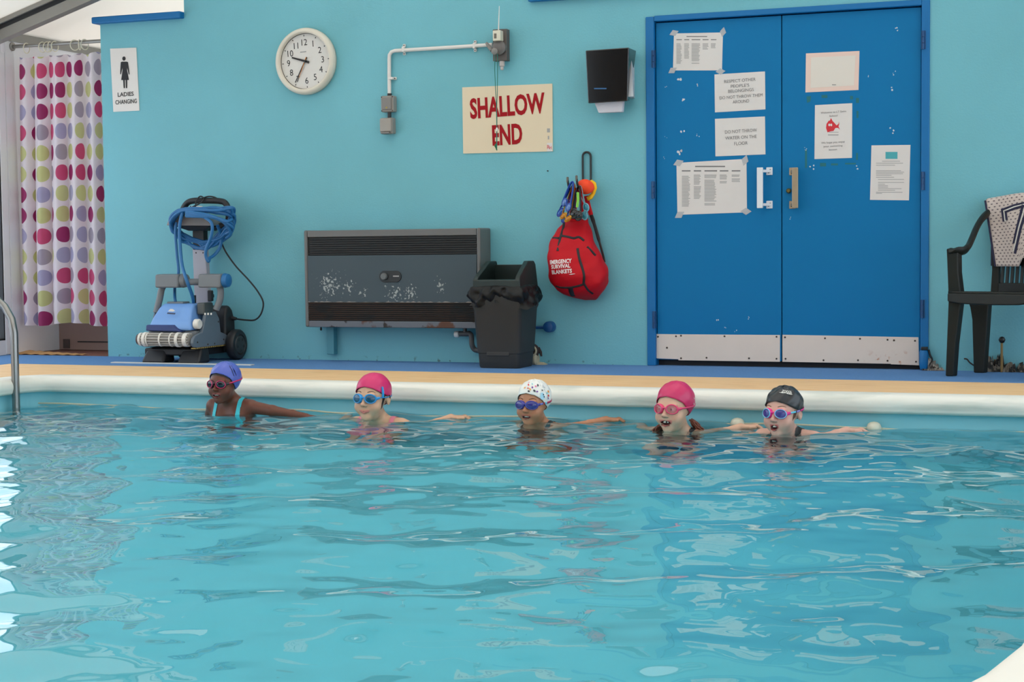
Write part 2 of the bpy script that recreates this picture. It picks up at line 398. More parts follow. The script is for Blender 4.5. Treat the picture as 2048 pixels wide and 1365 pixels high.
# --- water: real ripples
m_water = bpy.data.materials.new('clear_pool_water'); m_water.use_nodes = True
nt, n, b = nodes(m_water)
b.inputs['Base Color'].default_value = (.95, 1, 1, 1); b.inputs['Roughness'].default_value = 0.0
b.inputs['IOR'].default_value = 1.33; b.inputs['Transmission Weight'].default_value = 1.0
tc = n.new('ShaderNodeTexCoord'); tn = n.new('ShaderNodeTexNoise'); tn.inputs['Scale'].default_value = 9; tn.inputs['Detail'].default_value = 1
nt.links.new(tc.outputs['Object'], tn.inputs['Vector'])
bp = n.new('ShaderNodeBump'); bp.inputs['Strength'].default_value = .06; bp.inputs['Distance'].default_value = .02
nt.links.new(tn.outputs['Fac'], bp.inputs['Height']); nt.links.new(bp.outputs['Normal'], b.inputs['Normal'])
def ripples(X, Y, rms=0.070, seed=11):
    rng = np.random.RandomState(seed); Zs = np.zeros_like(X); N = 70; tot = 0
    comp = []
    for k in range(N):
        L = .14 * (.85 / .14) ** rng.rand(); a = rng.rand() * 2 * PI; ph = rng.rand() * 2 * PI
        K = 2 * PI / L; sl = (L / .5) ** .15; comp.append((K * math.cos(a), K * math.sin(a), ph, sl / K)); tot += sl * sl / 2
    s = rms / math.sqrt(tot)
    for kx, ky, ph, am in comp: Zs += am * s * np.sin(kx * X + ky * Y + ph)
    return Zs
wx0, wx1, wy0, wy1 = POOL_X0 + .002, POOL_X1 - .002, POOL_Y0 + .002, POOL_Y1 - .002
nx, ny = 340, 620
gx, gy = np.meshgrid(np.linspace(wx0, wx1, nx + 1), np.linspace(wy0, wy1, ny + 1))
amp = 1.0 + .1 * np.clip((gy + 3.2) / 1.5, 0, 1)
def wavelets(X, Y, rms=.055, seed=4):
    rng = np.random.RandomState(seed); Zs = np.zeros_like(X); N = 46
    for k in range(N):
        L = .075 * (.24 / .075) ** rng.rand(); a = rng.rand() * 2 * PI; K = 2 * PI / L
        Zs += (rms / math.sqrt(N / 2)) / K * np.sin(K * math.cos(a) * X + K * math.sin(a) * Y + rng.rand() * 2 * PI)
    return Zs
gz = ripples(gx, gy) * amp + wavelets(gx, gy) * (.20 + .80 * np.clip((gy + 4.6) / 2.2, 0, 1))
co = np.stack([gx, gy, WATER_Z + gz], -1).reshape(-1, 3)
idx = np.arange((nx + 1) * (ny + 1)).reshape(ny + 1, nx + 1)
fc = np.stack([idx[:-1, :-1], idx[:-1, 1:], idx[1:, 1:], idx[1:, :-1]], -1).reshape(-1, 4)
me = bpy.data.meshes.new('pool_water'); me.vertices.add(len(co)); me.vertices.foreach_set('co', co.ravel())
me.loops.add(fc.size); me.loops.foreach_set('vertex_index', fc.ravel().astype(np.int32))
me.polygons.add(len(fc)); me.polygons.foreach_set('loop_start', (np.arange(len(fc)) * 4).astype(np.int32)); me.polygons.foreach_set('loop_total', np.full(len(fc), 4, np.int32))
me.update(); me.validate(); me.polygons.foreach_set('use_smooth', [True] * len(fc)); me.materials.append(m_water)
water = bpy.data.objects.new('pool_water', me); COL.objects.link(water)
tag(water, 'rippled clear turquoise water filling the swimming pool', 'water', kind='stuff')
# ================================================================== things on the end wall
m_white = mat('white_plastic', (226, 224, 218), .4, var=.03)
m_paper = mat('white_paper', (216, 208, 204), .75, var=.03, vscale=6)
m_ink = mat('black_ink', (34, 32, 34), .7)
m_grey_ink = mat('grey_print', (122, 118, 118), .8)
m_grey_lt = mat('light_grey_print', (164, 160, 158), .8)
m_tape = mat('clear_sticky_tape', (206, 206, 208), .3, alpha=.55)
m_steel = mat('brushed_steel', (168, 164, 158), .32, .9, var=.06, vscale=20)
m_black = mat('black_plastic', (26, 27, 28), .4, var=.08)
m_screw = mat('dark_screw', (60, 48, 42), .5, .5)

def px_w(x, y, dx, Y): return (wp(x + dx / 2, y, Y) - wp(x - dx / 2, y, Y)).x
def px_h(x, y, dy, Y): return abs((wp(x, y + dy / 2, Y) - wp(x, y - dy / 2, Y)).z)
def wtext(body, cx, base, cap, width, Y, rot=0.0, bold=0.0, thick=.001):
    """one line of lettering: centre x, baseline y, capital height and total width as read off the photo"""
    size = px_h(cx, base, cap, Y) / .70
    p = wp(cx, base, Y); X = (math.cos(rot), 0, math.sin(rot)); Zd = (-math.sin(rot), 0, math.cos(rot))
    t = text_mb(body, size, (0, 0, 0), (1, 0, 0), (0, 0, 1), 0, bold=bold)
    xs = [v.x for v in t.v]; w = max(xs) - min(xs); k = px_w(cx, base, width, Y) / w; c = (max(xs) + min(xs)) / 2
    t.v = [Vector(p) + Vector(X) * ((v.x - c) * k) + Vector(Zd) * v.z + Vector((0, -thick, 0)) for v in t.v]
    return t
def slab4(c, Y, th):
    """thin sheet with four corners (tl, tr, br, bl in photo pixels) lying on plane Y"""
    q = MB(); P = [wp(x, y, Y) for x, y in c]
    return q.add([p + Vector((0, -th, 0)) for p in P] + P, [(0, 1, 2, 3), (7, 6, 5, 4), (0, 4, 5, 1), (1, 5, 6, 2), (2, 6, 7, 3), (3, 7, 4, 0)])
def quads(rects, Y, mb=None):
    """flat print: list of pixel quads/rects on plane Y"""
    q = mb or MB()
    for r in rects:
        if len(r) == 4 and not hasattr(r[0], '__len__'): r = [(r[0], r[1]), (r[2], r[1]), (r[2], r[3]), (r[0], r[3])]
        P = [wp(x, y, Y) for x, y in r]; q.add(P, [tuple(range(len(P)))])
    return q
AX_OUT = Matrix(((1, 0, 0, 0), (0, 0, -1, 0), (0, 1, 0, 0), (0, 0, 0, 1)))   # local z points out of the wall (-Y)
def out(p): return Matrix.Translation(p) @ AX_OUT

# ---------------- double door
DF = 0.015
door = thing('door_1', 'blue double door with white kick plates and pull handles', None, (wp(1575, 730).x, 0, 0)); door['kind'] = 'structure'
zt_l, zt_r = dz1, dz1
jl, jr = wp(1310.5, 400, 0).x, wp(1842, 400, 0).x
zh = wp(1563, 28, 0).z
MB().box2((dx0 - .004, -.012, 0), (jl, .12, dz1)).build('door_jamb', m_blue, door, bevel=.005)
MB().box2((jr, -.012, 0), (dx1 + .004, .12, dz1)).build('door_jamb', m_blue, door, bevel=.005)
MB().box2((jl, -.012, zh), (jr, .12, dz1 + .004)).build('door_head', m_blue, door, bevel=.005)
MB().box2((dx0, .14, 0), (dx1, .2, dz1)).build('door_dark_backing', m_dark, door)  # added dark panel, stands in for the darkness behind the leaves
xm = wp(1563.5, 400, DF).x
m_bluedoor = mat('blue_door_paint', (4, 110, 164), .5, var=.04, vscale=2.5, bump=.06, bscale=26, spec=.2)
leaves = []
for a, b_ in ((jl + .004, xm - .0025), (xm + .0025, jr - .004)):
    leaves.append(MB().box2((a, DF, .035), (b_, DF + .045, zh - .006)).build('door_leaf', m_bluedoor, door, bevel=.003))
MB().box2((jl, .06, 0), (jr, .1, .03)).build('door_gap_shade', m_dark, door)  # black strip paints the dark gap under the leaves
m_kick = mat('scuffed_white_kick_plate', (218, 202, 190), .55, var=.04, vscale=8)
overlay(m_kick, (176, 96, 40), 26, .58, .66, seed=1.7, mask=[(2, .11, .05), (0, .42, .52)])
for leaf, plates in ((leaves[0], [((1311, 668.5), (1357, 669), (1357, 719), (1311, 717)), ((1357, 669), (1560, 670.5), (1560, 724), (1357, 721))]),
                     (leaves[1], [((1565, 670), (1782, 674), (1782, 728), (1565, 724)), ((1782, 674), (1837, 675), (1838, 731), (1782, 729))])):
    for c in plates: slab4(c, DF, .003).build('kick_plate', m_kick, leaf)
for leaf, pts in ((leaves[0], [(1316, 674), (1334, 696), (1362, 672), (1449, 673), (1553, 674), (1362, 717), (1413, 716), (1498, 717), (1553, 718), (1352, 673)]),
                  (leaves[1], [(1570, 675), (1650, 677), (1720, 678), (1775, 680), (1788, 681), (1830, 682), (1571, 718), (1647, 721), (1716, 721), (1775, 722), (1832, 724)])):
    for x, y in pts:
        MB().lathe([(.0055, 0), (.005, .003), (.001, .004)], out(wp(x, y, DF - .003)), 8).build('screw', m_screw, leaf)
# pull handles
m_whandle = mat('white_painted_handle', (222, 222, 226), .3)
def pull(leaf, bx, py0, py1, plate_dx, m):
    a, b_ = wp(bx, py0, DF), wp(bx, py1, DF); d = px_w(bx, 380, plate_dx, DF)
    h = MB()
    h.box2((a.x - .017, DF - .062, b_.z), (a.x + .017, DF - .045, a.z))
    for z in (a.z - .02, b_.z + .02):
        h.box2((a.x - .017 if d > 0 else a.x + .017, DF - .055, z - .02), (a.x + d, DF - .048, z + .02)) if False else None
        h.box2((a.x + d - .018, DF - .006, z - .022), (a.x + d + .018, DF, z + .022))
        h.hexa([(a.x - .012, DF - .05, z - .008), (a.x + .012, DF - .05, z - .008), (a.x + d + .012, DF - .004, z - .008), (a.x + d - .012, DF - .004, z - .008),
                (a.x - .012, DF - .05, z + .008), (a.x + .012, DF - .05, z + .008), (a.x + d + .012, DF - .004, z + .008), (a.x + d - .012, DF - .004, z + .008)])
    o = h.build('pull_handle', m, leaf, bevel=.003)
    for z in (a.z - .02, b_.z + .02):
        for s in (-.008, .008): MB().lathe([(.004, 0), (.003, .002)], out((a.x + d + s * .6, DF - .006, z + s)), 6).build('screw', m_screw, o)
pull(leaves[0], 1524, 336, 417, 15, m_whandle)
pull(leaves[1], 1594, 336, 417, -9, mat('worn_brass_steel_handle', (176, 156, 132), .35, .6, var=.1, vscale=30))
p = wp(1578, 382, DF)
MB().lathe([(.014, 0), (.014, .016), (.009, .022)], out(p), 14).build('lock_cylinder', mat('tarnished_brass', (120, 104, 60), .4, .8), leaves[1], smooth=True)
m_hinge = mat('painted_hinge', (12, 70, 120), .4)
for leaf, hs in ((leaves[0], [(1307, 118), (1307, 380), (1309, 640)]), (leaves[1], [(1847, 80), (1846, 362), (1845, 618)])):
    for x, y in hs:
        p = wp(x, y, -.01); q = MB()
        for k in range(3): q.tube([(p.x, -.018, p.z - .05 + k * .034), (p.x, -.018, p.z - .05 + k * .034 + .031)], .007, 8)
        q.box2((p.x - .012, -.014, p.z - .05), (p.x + .012, -.011, p.z + .05)); q.build('hinge', m_hinge, leaf)
# chipped paint spots and tape remains on the leaves
m_chip = mat('bare_primer_chips', (196, 200, 206), .8); m_resid = mat('green_adhesive_residue', (20, 104, 112), .7)
rc = random.Random(3)
def chips(spots):
    q = MB()
    for x, y, r in spots:
        for k in range(rc.choice((2, 3, 4))):
            cx, cy = x + rc.uniform(-1, 1) * r * 1.2, y + rc.uniform(-1, 1) * r * 1.4; rr = r * rc.uniform(.3, .7); nn = 6
            P = [wp(cx + rr * rc.uniform(.5, 1.1) * math.cos(2 * PI * i / nn), cy + rr * rc.uniform(.5, 1.1) * math.sin(2 * PI * i / nn), DF - .0008) for i in range(nn)]
            q.add(P, [tuple(range(nn))])
    return q
o = chips([(1360, 164, 5), (1366, 198, 4), (1331, 174, 2), (1396, 170, 2.5), (1365, 264, 4), (1332, 273, 2), (1396, 271, 2.5), (1362, 301, 6), (1328, 315, 2), (1434, 639, 3), (1470, 662, 3), (1496, 636, 2), (1450, 655, 2)]).build('paint_chip', m_chip, leaves[0]); o['kind'] = 'stuff'
o = chips([(1794, 61, 4), (1789, 147, 3.5), (1736, 154, 2), (1785, 176, 5), (1783, 261, 4.5), (1623, 333, 4), (1716, 335, 3.5), (1611, 298, 2), (1582, 437, 2)]).build('paint_chip', m_chip, leaves[1]); o['kind'] = 'stuff'
o = quads([[(1613, 193), (1622, 192), (1621, 203), (1614, 206)], (1643, 190, 1655, 196), (1700, 192, 1706, 199), (1712, 196, 1718, 206), (1713, 222, 1717, 236), (1610, 300, 1614, 336), (1640, 326, 1652, 333), (1662, 327, 1676, 331), (1690, 326, 1712, 329), (1712, 306, 1716, 320)], DF - .0006).build('adhesive_residue', m_resid, leaves[1]); o['kind'] = 'stuff'

# ---------------- papers on the doors
def paper(corners, label, m=m_paper, name='paper_notice'):
    c = wp(sum(x for x, y in corners) / 4, max(y for x, y in corners), DF)
    t = thing(name, label, 'notice', (c.x, DF, c.z))
    slab4(corners, DF, .0015).build('sheet', m, t); return t
PF = DF - .0021
def tapes(t, pts, r=8):
    for x, y, a in pts:
        P = []
        for k in range(4):
            an = a + PI / 4 + k * PI / 2; rad = r * (1.25 if k % 2 else .8)
            P.append((x + rad * math.cos(an), y + rad * math.sin(an)))
        slab4(P, DF - .0016, .0006).build('tape', m_tape, t)
def table_print(t, x0, x1, y0, y1, cols):
    q = MB(); rr = random.Random(int(x0)); W = x1 - x0; Hh = y1 - y0
    sk = lambda x: 0
    q2 = MB(); quads([(x0 + .25 * W, y0 + .06 * Hh, x0 + .7 * W, y0 + .085 * Hh)], PF, q2)
    for (a, b_, h0, h1) in cols:
        quads([(x0 + a * W, y0 + .15 * Hh, x0 + b_ * W, y0 + .175 * Hh)], PF, q2)
        y = y0 + h0 * Hh
        while y < y0 + h1 * Hh:
            if rr.random() < .93: quads([(x0 + a * W, y, x0 + (a + (b_ - a) * rr.uniform(.75, 1)) * W, y + 1.5)], PF, q)
            y += 2.6
    o = q.build('printed_text', m_grey_lt, t); o['kind'] = 'stuff'; o = q2.build('printed_heading', m_grey_ink, t); o['kind'] = 'stuff'
t = paper(((1348, 67), (1446, 65), (1444, 141), (1346, 141)), 'upper taped paper with small columned print on the left door leaf')
tapes(t, [(1348, 66, .4), (1446, 64, -.6), (1345, 141, .2), (1441, 143, .7)])
table_print(t, 1350, 1442, 68, 138, [(.03, .15, .27, .85), (.2, .31, .27, .7), (.36, .55, .27, .85), (.6, .73, .27, .42), (.78, .9, .27, .4)])
t = paper(((1353, 326), (1493, 318), (1494, 425), (1355, 430)), 'large taped paper with columned print beside the white door handle')
tapes(t, [(1357, 326, .4), (1490, 321, -.5), (1359, 430, .2), (1492, 423, .8)], 9)
table_print(t, 1357, 1490, 326, 424, [(.05, .18, .24, .9), (.23, .34, .24, .72), (.39, .58, .24, .88), (.62, .75, .24, .4), (.8, .93, .24, .38)])
t = paper(((1429, 149), (1530, 143), (1531, 219), (1430, 225)), 'white notice asking to respect other people\'s belongings')
for txt, y, w in (('RESPECT OTHER', 164, 63), ("PEOPLE'S", 174.5, 37), ('BELONGINGS', 184, 51), ('DO NOT THROW THEM', 196, 86), ('AROUND', 206, 33)):
    wtext(txt, 1479 + (1 if y < 180 else 3), y, 6.2, w, PF, rot=.03, bold=.0).build('lettering', m_grey_ink, t)
t = paper(((1430, 238), (1530, 233), (1531, 309), (1431, 313)), 'white notice asking not to throw water on the floor')
for txt, y, w in (('DO NOT THROW', 265.5, 64), ('WATER ON THE', 278, 63), ('FLOOR', 290, 27)):
    wtext(txt, 1482, y, 6.6, w, PF, rot=.03).build('lettering', m_grey_ink, t)
t = paper(((1612, 107), (1719, 102), (1717, 180), (1611, 185)), 'pink bordered faded certificate near the top of the right door leaf', mat('faded_pink_paper', (226, 196, 184), .75))
slab4(((1622, 115), (1711, 111), (1708, 171), (1621, 176)), DF - .0016, .0006).build('inner_panel', mat('faded_cream_paper', (218, 208, 198), .75), t)
quads([(1664, 169, 1672, 170.5)], DF - .0024).build('printed_mark', m_grey_ink, t)
t = paper(((1630, 210.5), (1704.5, 206.5), (1704, 316), (1629, 318.5)), 'white welcome notice with a small red fish drawing')
for txt, y, w in (('Welcome to LT Swim', 226, 51), ('School', 233.5, 16), ('We hope you enjoy', 286.5, 47), ('your swimming', 294, 38), ('lesson', 301, 16)):
    wtext(txt, 1667 if y < 280 else 1666, y, 3.8, w, PF, rot=.03).build('lettering', m_grey_ink, t)
m_redfish = mat('red_print', (206, 40, 52), .7)
fish = [(1655, 265), (1652, 256), (1653, 248), (1657, 242), (1660, 241), (1662, 236), (1665, 242), (1669, 246), (1673, 251), (1677, 248), (1678, 243), (1678.5, 248), (1677, 253), (1680, 260), (1676, 256), (1671, 256), (1667, 262), (1661, 263)]
quads([fish], PF).build('red_fish', m_redfish, t)
q = MB()
for x in (1658.5, 1662.5):
    quads([[(x + 2 * math.cos(a * PI / 4), 250 + 2.8 * math.sin(a * PI / 4)) for a in range(8)]], PF - .0006, q)
q.build('fish_eyes', m_paper, t)
quads([(1658, 264, 1677, 265.2), (1656, 269, 1677, 271)], PF).build('printed_line', m_grey_lt, t)
t = paper(((1743, 291), (1821, 290), (1818, 401), (1740, 400)), 'white printed letter with a teal picture at its head, on the right door leaf')
quads([(1771, 304, 1795, 318)], PF).build('teal_picture', mat('teal_print', (70, 160, 168), .7), t)
q = MB(); rr = random.Random(4)
for y, a, b_ in [(322, 1764, 1800), (326, 1752, 1806), (330, 1752, 1790), (341, 1752, 1802), (344, 1752, 1808), (347, 1752, 1806), (350, 1752, 1783), (354, 1752, 1788), (358.5, 1756, 1808), (364.5, 1756, 1808), (368, 1756, 1770), (371, 1756, 1776), (374, 1756, 1776), (377, 1756, 1803), (380, 1756, 1790), (384, 1752, 1805), (386.5, 1752, 1764)]:
    quads([(a, y, b_, y + 1.3)], PF, q)
o = q.build('printed_text', m_grey_lt, t); o['kind'] = 'stuff'

# ---------------- clock, twenty-five to ten
cc = wp(610, 122.5, -.03); R = .208
clock = thing('wall_clock', 'round white wall clock with black numerals on the turquoise wall', 'clock', (cc.x, 0, cc.z - R))
CM = Matrix.Translation((cc.x, 0, cc.z)) @ AX_OUT @ Matrix.Rotation(math.radians(3.2), 4, 'Z')
m_crim = mat('cream_clock_rim', (216, 206, 190), .35, var=.03)
MB().lathe([(R - .012, 0), (R, .004), (R, .028), (R - .006, .042), (R - .018, .052), (R - .030, .050), (R - .034, .042), (R - .034, .02)], CM, 64, cap=False).build('rim', m_crim, clock, smooth='all')
MB().lathe([(R - .036, .0215), (R - .036, .022)], CM, 64).build('dial', mat('clock_dial', (214, 208, 202), .5), clock)
MB().lathe([(R - .0335, .022), (R - .0335, .0235), (R - .037, .0235), (R - .037, .022)], CM, 64, cap=False).build('inner_ring', m_black, clock)
for h in range(1, 13):
    a = math.radians(90 - 30 * h); rr_ = .120 if h not in (10, 11, 12) else .119
    q = text_mb(str(h), .056, (0, 0, 0), (1, 0, 0), (0, 0, 1), 0)
    xs_ = [v.x for v in q.v]; zs_ = [v.z for v in q.v]; ox, oz = (max(xs_) + min(xs_)) / 2, (max(zs_) + min(zs_)) / 2
    q.v = [CM @ Vector(((v.x - ox) * .92 + rr_ * math.cos(a), (v.z - oz) + rr_ * math.sin(a), .023)) for v in q.v]
    q.build('numeral', m_ink, clock)
    MB().box((0, 0, 0), (.005, .009, .0006)).xf(CM @ Matrix.Rotation(a - PI / 2, 4, 'Z') @ T(0, .160, .0226)).build('hour_mark', m_ink, clock)
q = MB()
for k in range(60):
    if k % 5: q.box((0, 0, 0), (.0014, .006, .0004)).v[-8:] = [CM @ Matrix.Rotation(-2 * PI * k / 60, 4, 'Z') @ T(0, .160, .0225) @ v for v in q.v[-8:]]
q.build('minute_track', m_grey_lt, clock)
MB().box((-.012, .060, .0228), (.042, .007, .0006)).xf(CM).build('maker_mark', m_grey_lt, clock)
for nm, ang, L, w, z, m in (('hour_hand', -70.5, .098, .0075, .027, m_ink), ('minute_hand', -148, .148, .0045, .030, m_ink), ('second_hand', -154, .11, .0022, .033, mat('orange_second_hand', (196, 120, 40), .4))):
    MB().hexa([(-w, -.028, 0), (w, -.028, 0), (w * .6, L, 0), (-w * .6, L, 0), (-w, -.028, .001), (w, -.028, .001), (w * .6, L, .001), (-w * .6, L, .001)]).xf(CM @ Matrix.Rotation(math.radians(-ang), 4, 'Z') @ T(0, 0, z)).build(nm, m, clock)
MB().lathe([(.008, .024), (.008, .036), (.002, .038)], CM, 12).build('centre_cap', m_black, clock)

# ---------------- signs
sg = thing('changing_room_sign', 'narrow white sign reading LADIES CHANGING with a black figure', 'sign', wp(250, 222))
slab4(((221, 97.5), (273, 95.5), (279.5, 221.5), (227.5, 224)), 0, .005).build('plate', mat('white_sign_plate', (222, 214, 208), .4), sg)
def fig(pts): return [(0.293 * x, 0.293 * y) for x, y in pts]
PX = lambda x, y: (x / 3.4125, y / 3.4125)
Yp = -.0065
q = MB()
quads([[PX(846 + 11.5 * math.cos(a * PI / 8), 400 + 14.5 * math.sin(a * PI / 8)) for a in range(16)]], Yp, q)
quads([[PX(*c) for c in ((824, 425), (832, 421), (866, 421), (874, 425), (880, 470), (884, 508), (878, 509), (868, 462), (867, 480), (880, 546), (827, 547), (836, 480), (835, 462), (826, 508), (820, 507), (821, 470))],
       [PX(*c) for c in ((840, 546), (852, 546), (853, 602), (844, 602))], [PX(*c) for c in ((857, 546), (868, 546), (868, 602), (859, 602))]], Yp, q)
q.build('figure', m_ink, sg)
wtext('LADIES', 251.5, 192.5, 8.2, 32, Yp, rot=.02, bold=.0006, thick=0).build('lettering', m_ink, sg)
wtext('CHANGING', 252.3, 207.5, 8.4, 43, Yp, rot=.02, bold=.0006, thick=0).build('lettering', m_ink, sg)
sg = thing('shallow_end_sign', 'cream sign reading SHALLOW END in red capitals', 'sign', wp(1016, 306))
slab4(((925, 175), (1105, 167.5), (1106, 303), (927, 307.5)), 0, .005).build('plate', mat('cream_sign_plate', (222, 202, 172), .45, var=.02), sg)
m_red = mat('dark_red_lettering', (158, 12, 24), .6, spec=.2)
wtext('SHALLOW', 1015, 230.5, 38.5, 150, Yp, rot=.037, bold=.0055, thick=0).build('lettering', m_red, sg)
wtext('END', 1015, 288, 38.5, 60, Yp, rot=.03, bold=.0055, thick=0).build('lettering', m_red, sg)
quads([(1094, 286, 1104.5, 303)], -.0056).build('sticker', m_paper, sg)
wtext('R', 1097, 298, 8, 5, -.0058).build('sticker_mark', m_redfish, sg); wtext('H', 1101, 299, 7, 4, -.0058).build('sticker_mark', m_redfish, sg)
for r_ in ((1094, 257, 1100, 265), (1095.5, 272, 1098.5, 279)): quads([r_], -.0056).build('faded_print', m_grey_lt, sg)

# ---------------- conduit, switch and socket
m_cond = mat('white_conduit', (220, 212, 206), .4)
cd = thing('cable_conduit', 'white electrical conduit bending along the wall beside the clock', 'conduit', wp(779, 190))
Yc = -.018
path = [wp(779, 194, Yc), wp(778.5, 150, Yc), wp(778.5, 118, Yc)] + [wp(x, y, Yc) for x, y in ((779, 110), (783, 104), (790, 101.5))] + [wp(800, 101, Yc), wp(900, 95, Yc), wp(985, 89.5, Yc)]
MB().tube(path, .0115, 12).build('pipe', m_cond, cd, smooth=True)
MB().tube([wp(779, 197, Yc), wp(779, 187, Yc)], .0135, 12).build('coupler', m_black, cd)
for x, y, v in ((807, 99, 0), (949, 92, 0), (781, 157, 1)):
    p = wp(x, y, Yc); q = MB()
    if v: q.box((p.x + .004, Yc, p.z), (.034, .026, .016)).box((p.x + .024, -.006, p.z), (.024, .01, .018))
    else: q.box((p.x, Yc, p.z), (.016, .026, .034)).box((p.x, -.006, p.z + .024), (.018, .01, .02)).box((p.x, -.006, p.z - .024), (.018, .01, .02))
    c = q.build('clip', m_cond, cd, bevel=.004)
    for s in ((.026, 0), ) if v else ((0, .026), (0, -.026)): MB().lathe([(.004, 0), (.003, .002)], out((p.x + s[0], -.011, p.z + s[1])), 8).build('screw', m_screw, c)
m_gbox = mat('grey_switch_plastic', (140, 134, 128), .45, var=.03); m_gbox2 = mat('grey_switch_face', (126, 120, 116), .5)
def wall_box(x0, y0, x1, y1, label, name, d=.055):
    a, b_ = wp(x0, y0, -d), wp(x1, y1, -d); t = thing(name, label, name.split('_')[-1], ((a.x + b_.x) / 2, 0, b_.z))
    MB().box2((a.x, -d, b_.z), (b_.x, 0, a.z)).build('body', m_gbox, t, bevel=.008); return t, a, b_, d
t, a, b_, d = wall_box(761, 192, 787, 223.5, 'grey weatherproof rocker switch joined to the conduit', 'light_switch')
cx, cz = (a.x + b_.x) / 2, (a.z + b_.z) / 2
MB().box((cx, -d - .004, cz), (.062, .01, .074)).build('rocker', m_gbox2, t, bevel=.012, seg=3)
MB().lathe([(.006, 0), (.005, .002)], out((cx, -d - .0095, cz - .024)), 10).build('indicator', mat('yellow_indicator', (170, 150, 70), .5), t)
for sx in (-1, 1):
    for sz in (-1, 1): MB().lathe([(.004, 0), (.003, .001)], out((cx + sx * .036, -d - .0005, cz + sz * .042)), 8).build('screw', m_screw, t)
MB().tube([(cx + .004, -.03, b_.z), (cx + .004, -.03, b_.z - .045)], .012, 10).build('coupler', m_black, t)
t, a, b_, d = wall_box(759.5, 236, 785, 267.5, 'grey weatherproof socket box below the rocker switch', 'power_socket')
cx, cz = (a.x + b_.x) / 2, (a.z + b_.z) / 2
MB().box((cx, -d - .006, cz + .004), (.078, .014, .082)).build('lid', mat('grey_socket_lid', (154, 146, 138), .45), t, bevel=.008)
MB().box((cx, -d - .008, cz - .043), (.05, .012, .009)).build('latch', m_gbox2, t, bevel=.002)

# ---------------- pull-cord alarm unit
al = thing('pull_cord_alarm', 'grey pull cord alarm unit with white sounder above the shallow end sign', 'alarm', wp(1000, 125))
m_ab = mat('brown_grey_housing', (88, 80, 76), .5); m_apl = mat('pale_backplate', (190, 200, 206), .5)
a, b_ = wp(986, 60, -.02), wp(1020, 121, -.02)
MB().box2((a.x + .02, -.012, b_.z - .0), (wp(1019, 90, 0).x, 0, a.z)).build('back_plate', m_apl, al, bevel=.003)
a, b_ = wp(985, 59, -.06), wp(1014, 121, -.06)
MB().box2((a.x, -.06, b_.z), (b_.x, -.01, a.z)).build('housing', m_ab, al, bevel=.004)
a, b_ = wp(985, 61, -.11), wp(1001, 81, -.11)
s_ = MB().box2((a.x, -.11, b_.z), (b_.x, -.06, a.z)).build('sounder', mat('cream_sounder', (214, 206, 186), .4), al, bevel=.004)
quads([(988, 67, 993, 77)], -.1105).build('grille', mat('dark_grille', (110, 100, 88), .6), s_)
p = wp(1000, 96, -.06)
MB().lathe([(.042, 0), (.042, .02), (.03, .03), (.012, .032)], out(p), 24).build('pulley', mat('grey_pulley', (104, 98, 96), .45), al, smooth=True)
p = wp(990, 103, -.09)
MB().lathe([(.02, -.03), (.02, .012), (.012, .018)], out(p), 18).build('cord_guide', mat('grey_pulley_light', (128, 122, 118), .45), al, smooth=True)
MB().tube([wp(973, 86, -.05), wp(977, 92, -.06), wp(984, 101, -.07)], [.008, .012, .012], 8).build('lever', m_gbox2, al)
p = wp(1004, 122, -.04)
MB().lathe([(.016, 0), (.016, -.03), (.010, -.034), (.010, -.05), (.004, -.055)], Matrix.Translation(p), 12).build('cable_gland', mat('pale_gland', (190, 180, 176), .5), al, smooth=True)
a0, a1 = wp(997, 60, -.07), wp(998.5, 12, -.07); MB().tube([a0, a1], [.004, .002], 6).build('aerial', m_cond, al)
m_cord = mat('green_cord', (20, 112, 96), .6)
MB().tube([wp(990, 108, -.085), wp(989.5, 140, -.08), wp(991, 180, -.075), wp(993, 210, -.07), wp(993.5, 235, -.07), wp(993.8, 255, -.07), wp(993.5, 285, -.07), wp(993, 300, -.07)], [.0022] * 4 + [.0035, .003, .0035, .004], 6).build('cord', m_cord, al)
MB().tube([wp(995, 108, -.085), wp(995, 150, -.08), wp(994.5, 190, -.075), wp(993.5, 215, -.07)], .0022, 6).build('cord', m_cord, al)
MB().lathe([(.001, .012), (.006, .009), (.007, 0), (.005, -.009), (.001, -.012)], Matrix.Translation(wp(994, 259, -.071)), 10).build('bead', m_white, al, smooth=True)
MB().tube([wp(991.5, 288, -.07), wp(990.5, 292, -.072), wp(992.5, 296, -.07), wp(994, 301, -.07)], [.004, .006, .005, .003], 6).build('knot', mat('green_knot', (16, 100, 60), .6), al)

# ---------------- paper towel dispenser
dp = thing('towel_dispenser', 'glossy black paper towel dispenser on the wall left of the doors', 'dispenser', wp(1218, 210))
m_gloss = mat('black_gloss_plastic', (18, 18, 18), .08, spec=.6, coat=.5)
x0, x1, zt, zb = wp(1172, 97, -.15).x, wp(1257, 97, -.15).x, wp(1215, 99, -.15).z, wp(1215, 205, -.15).z
xb0, xb1 = x0 + .02, wp(1269, 150, 0).x
MB().hexa([(xb0, -.02, zb + .03), (xb0, -.125, zb + .03), (x1 + .02, -.125, zb + .03), (xb1, 0, zb + .03), (xb0, 0, zt), (xb0, -.1, zt - .01), (x1, -.1, zt - .01), (xb1, 0, zt)]).build('case', mat('grey_dispenser_case', (178, 180, 186), .4), dp)
q = MB().hexa([(x0 + .004, -.135, zb), (x1 - .012, -.135, zb + .004), (x1 - .02, -.06, zb + .01), (x0 + .02, -.06, zb + .01), (x0, -.165, zt), (x1 + .006, -.165, zt + .004), (x1 + .012, -.03, zt), (x0 + .01, -.02, zt)])
cv = q.build('cover', m_gloss, dp, bevel=.006)
quads([(1188, 176, 1213, 178.5)], -.1465).build('logo', mat('dim_blue_print', (40, 92, 140), .5), dp)
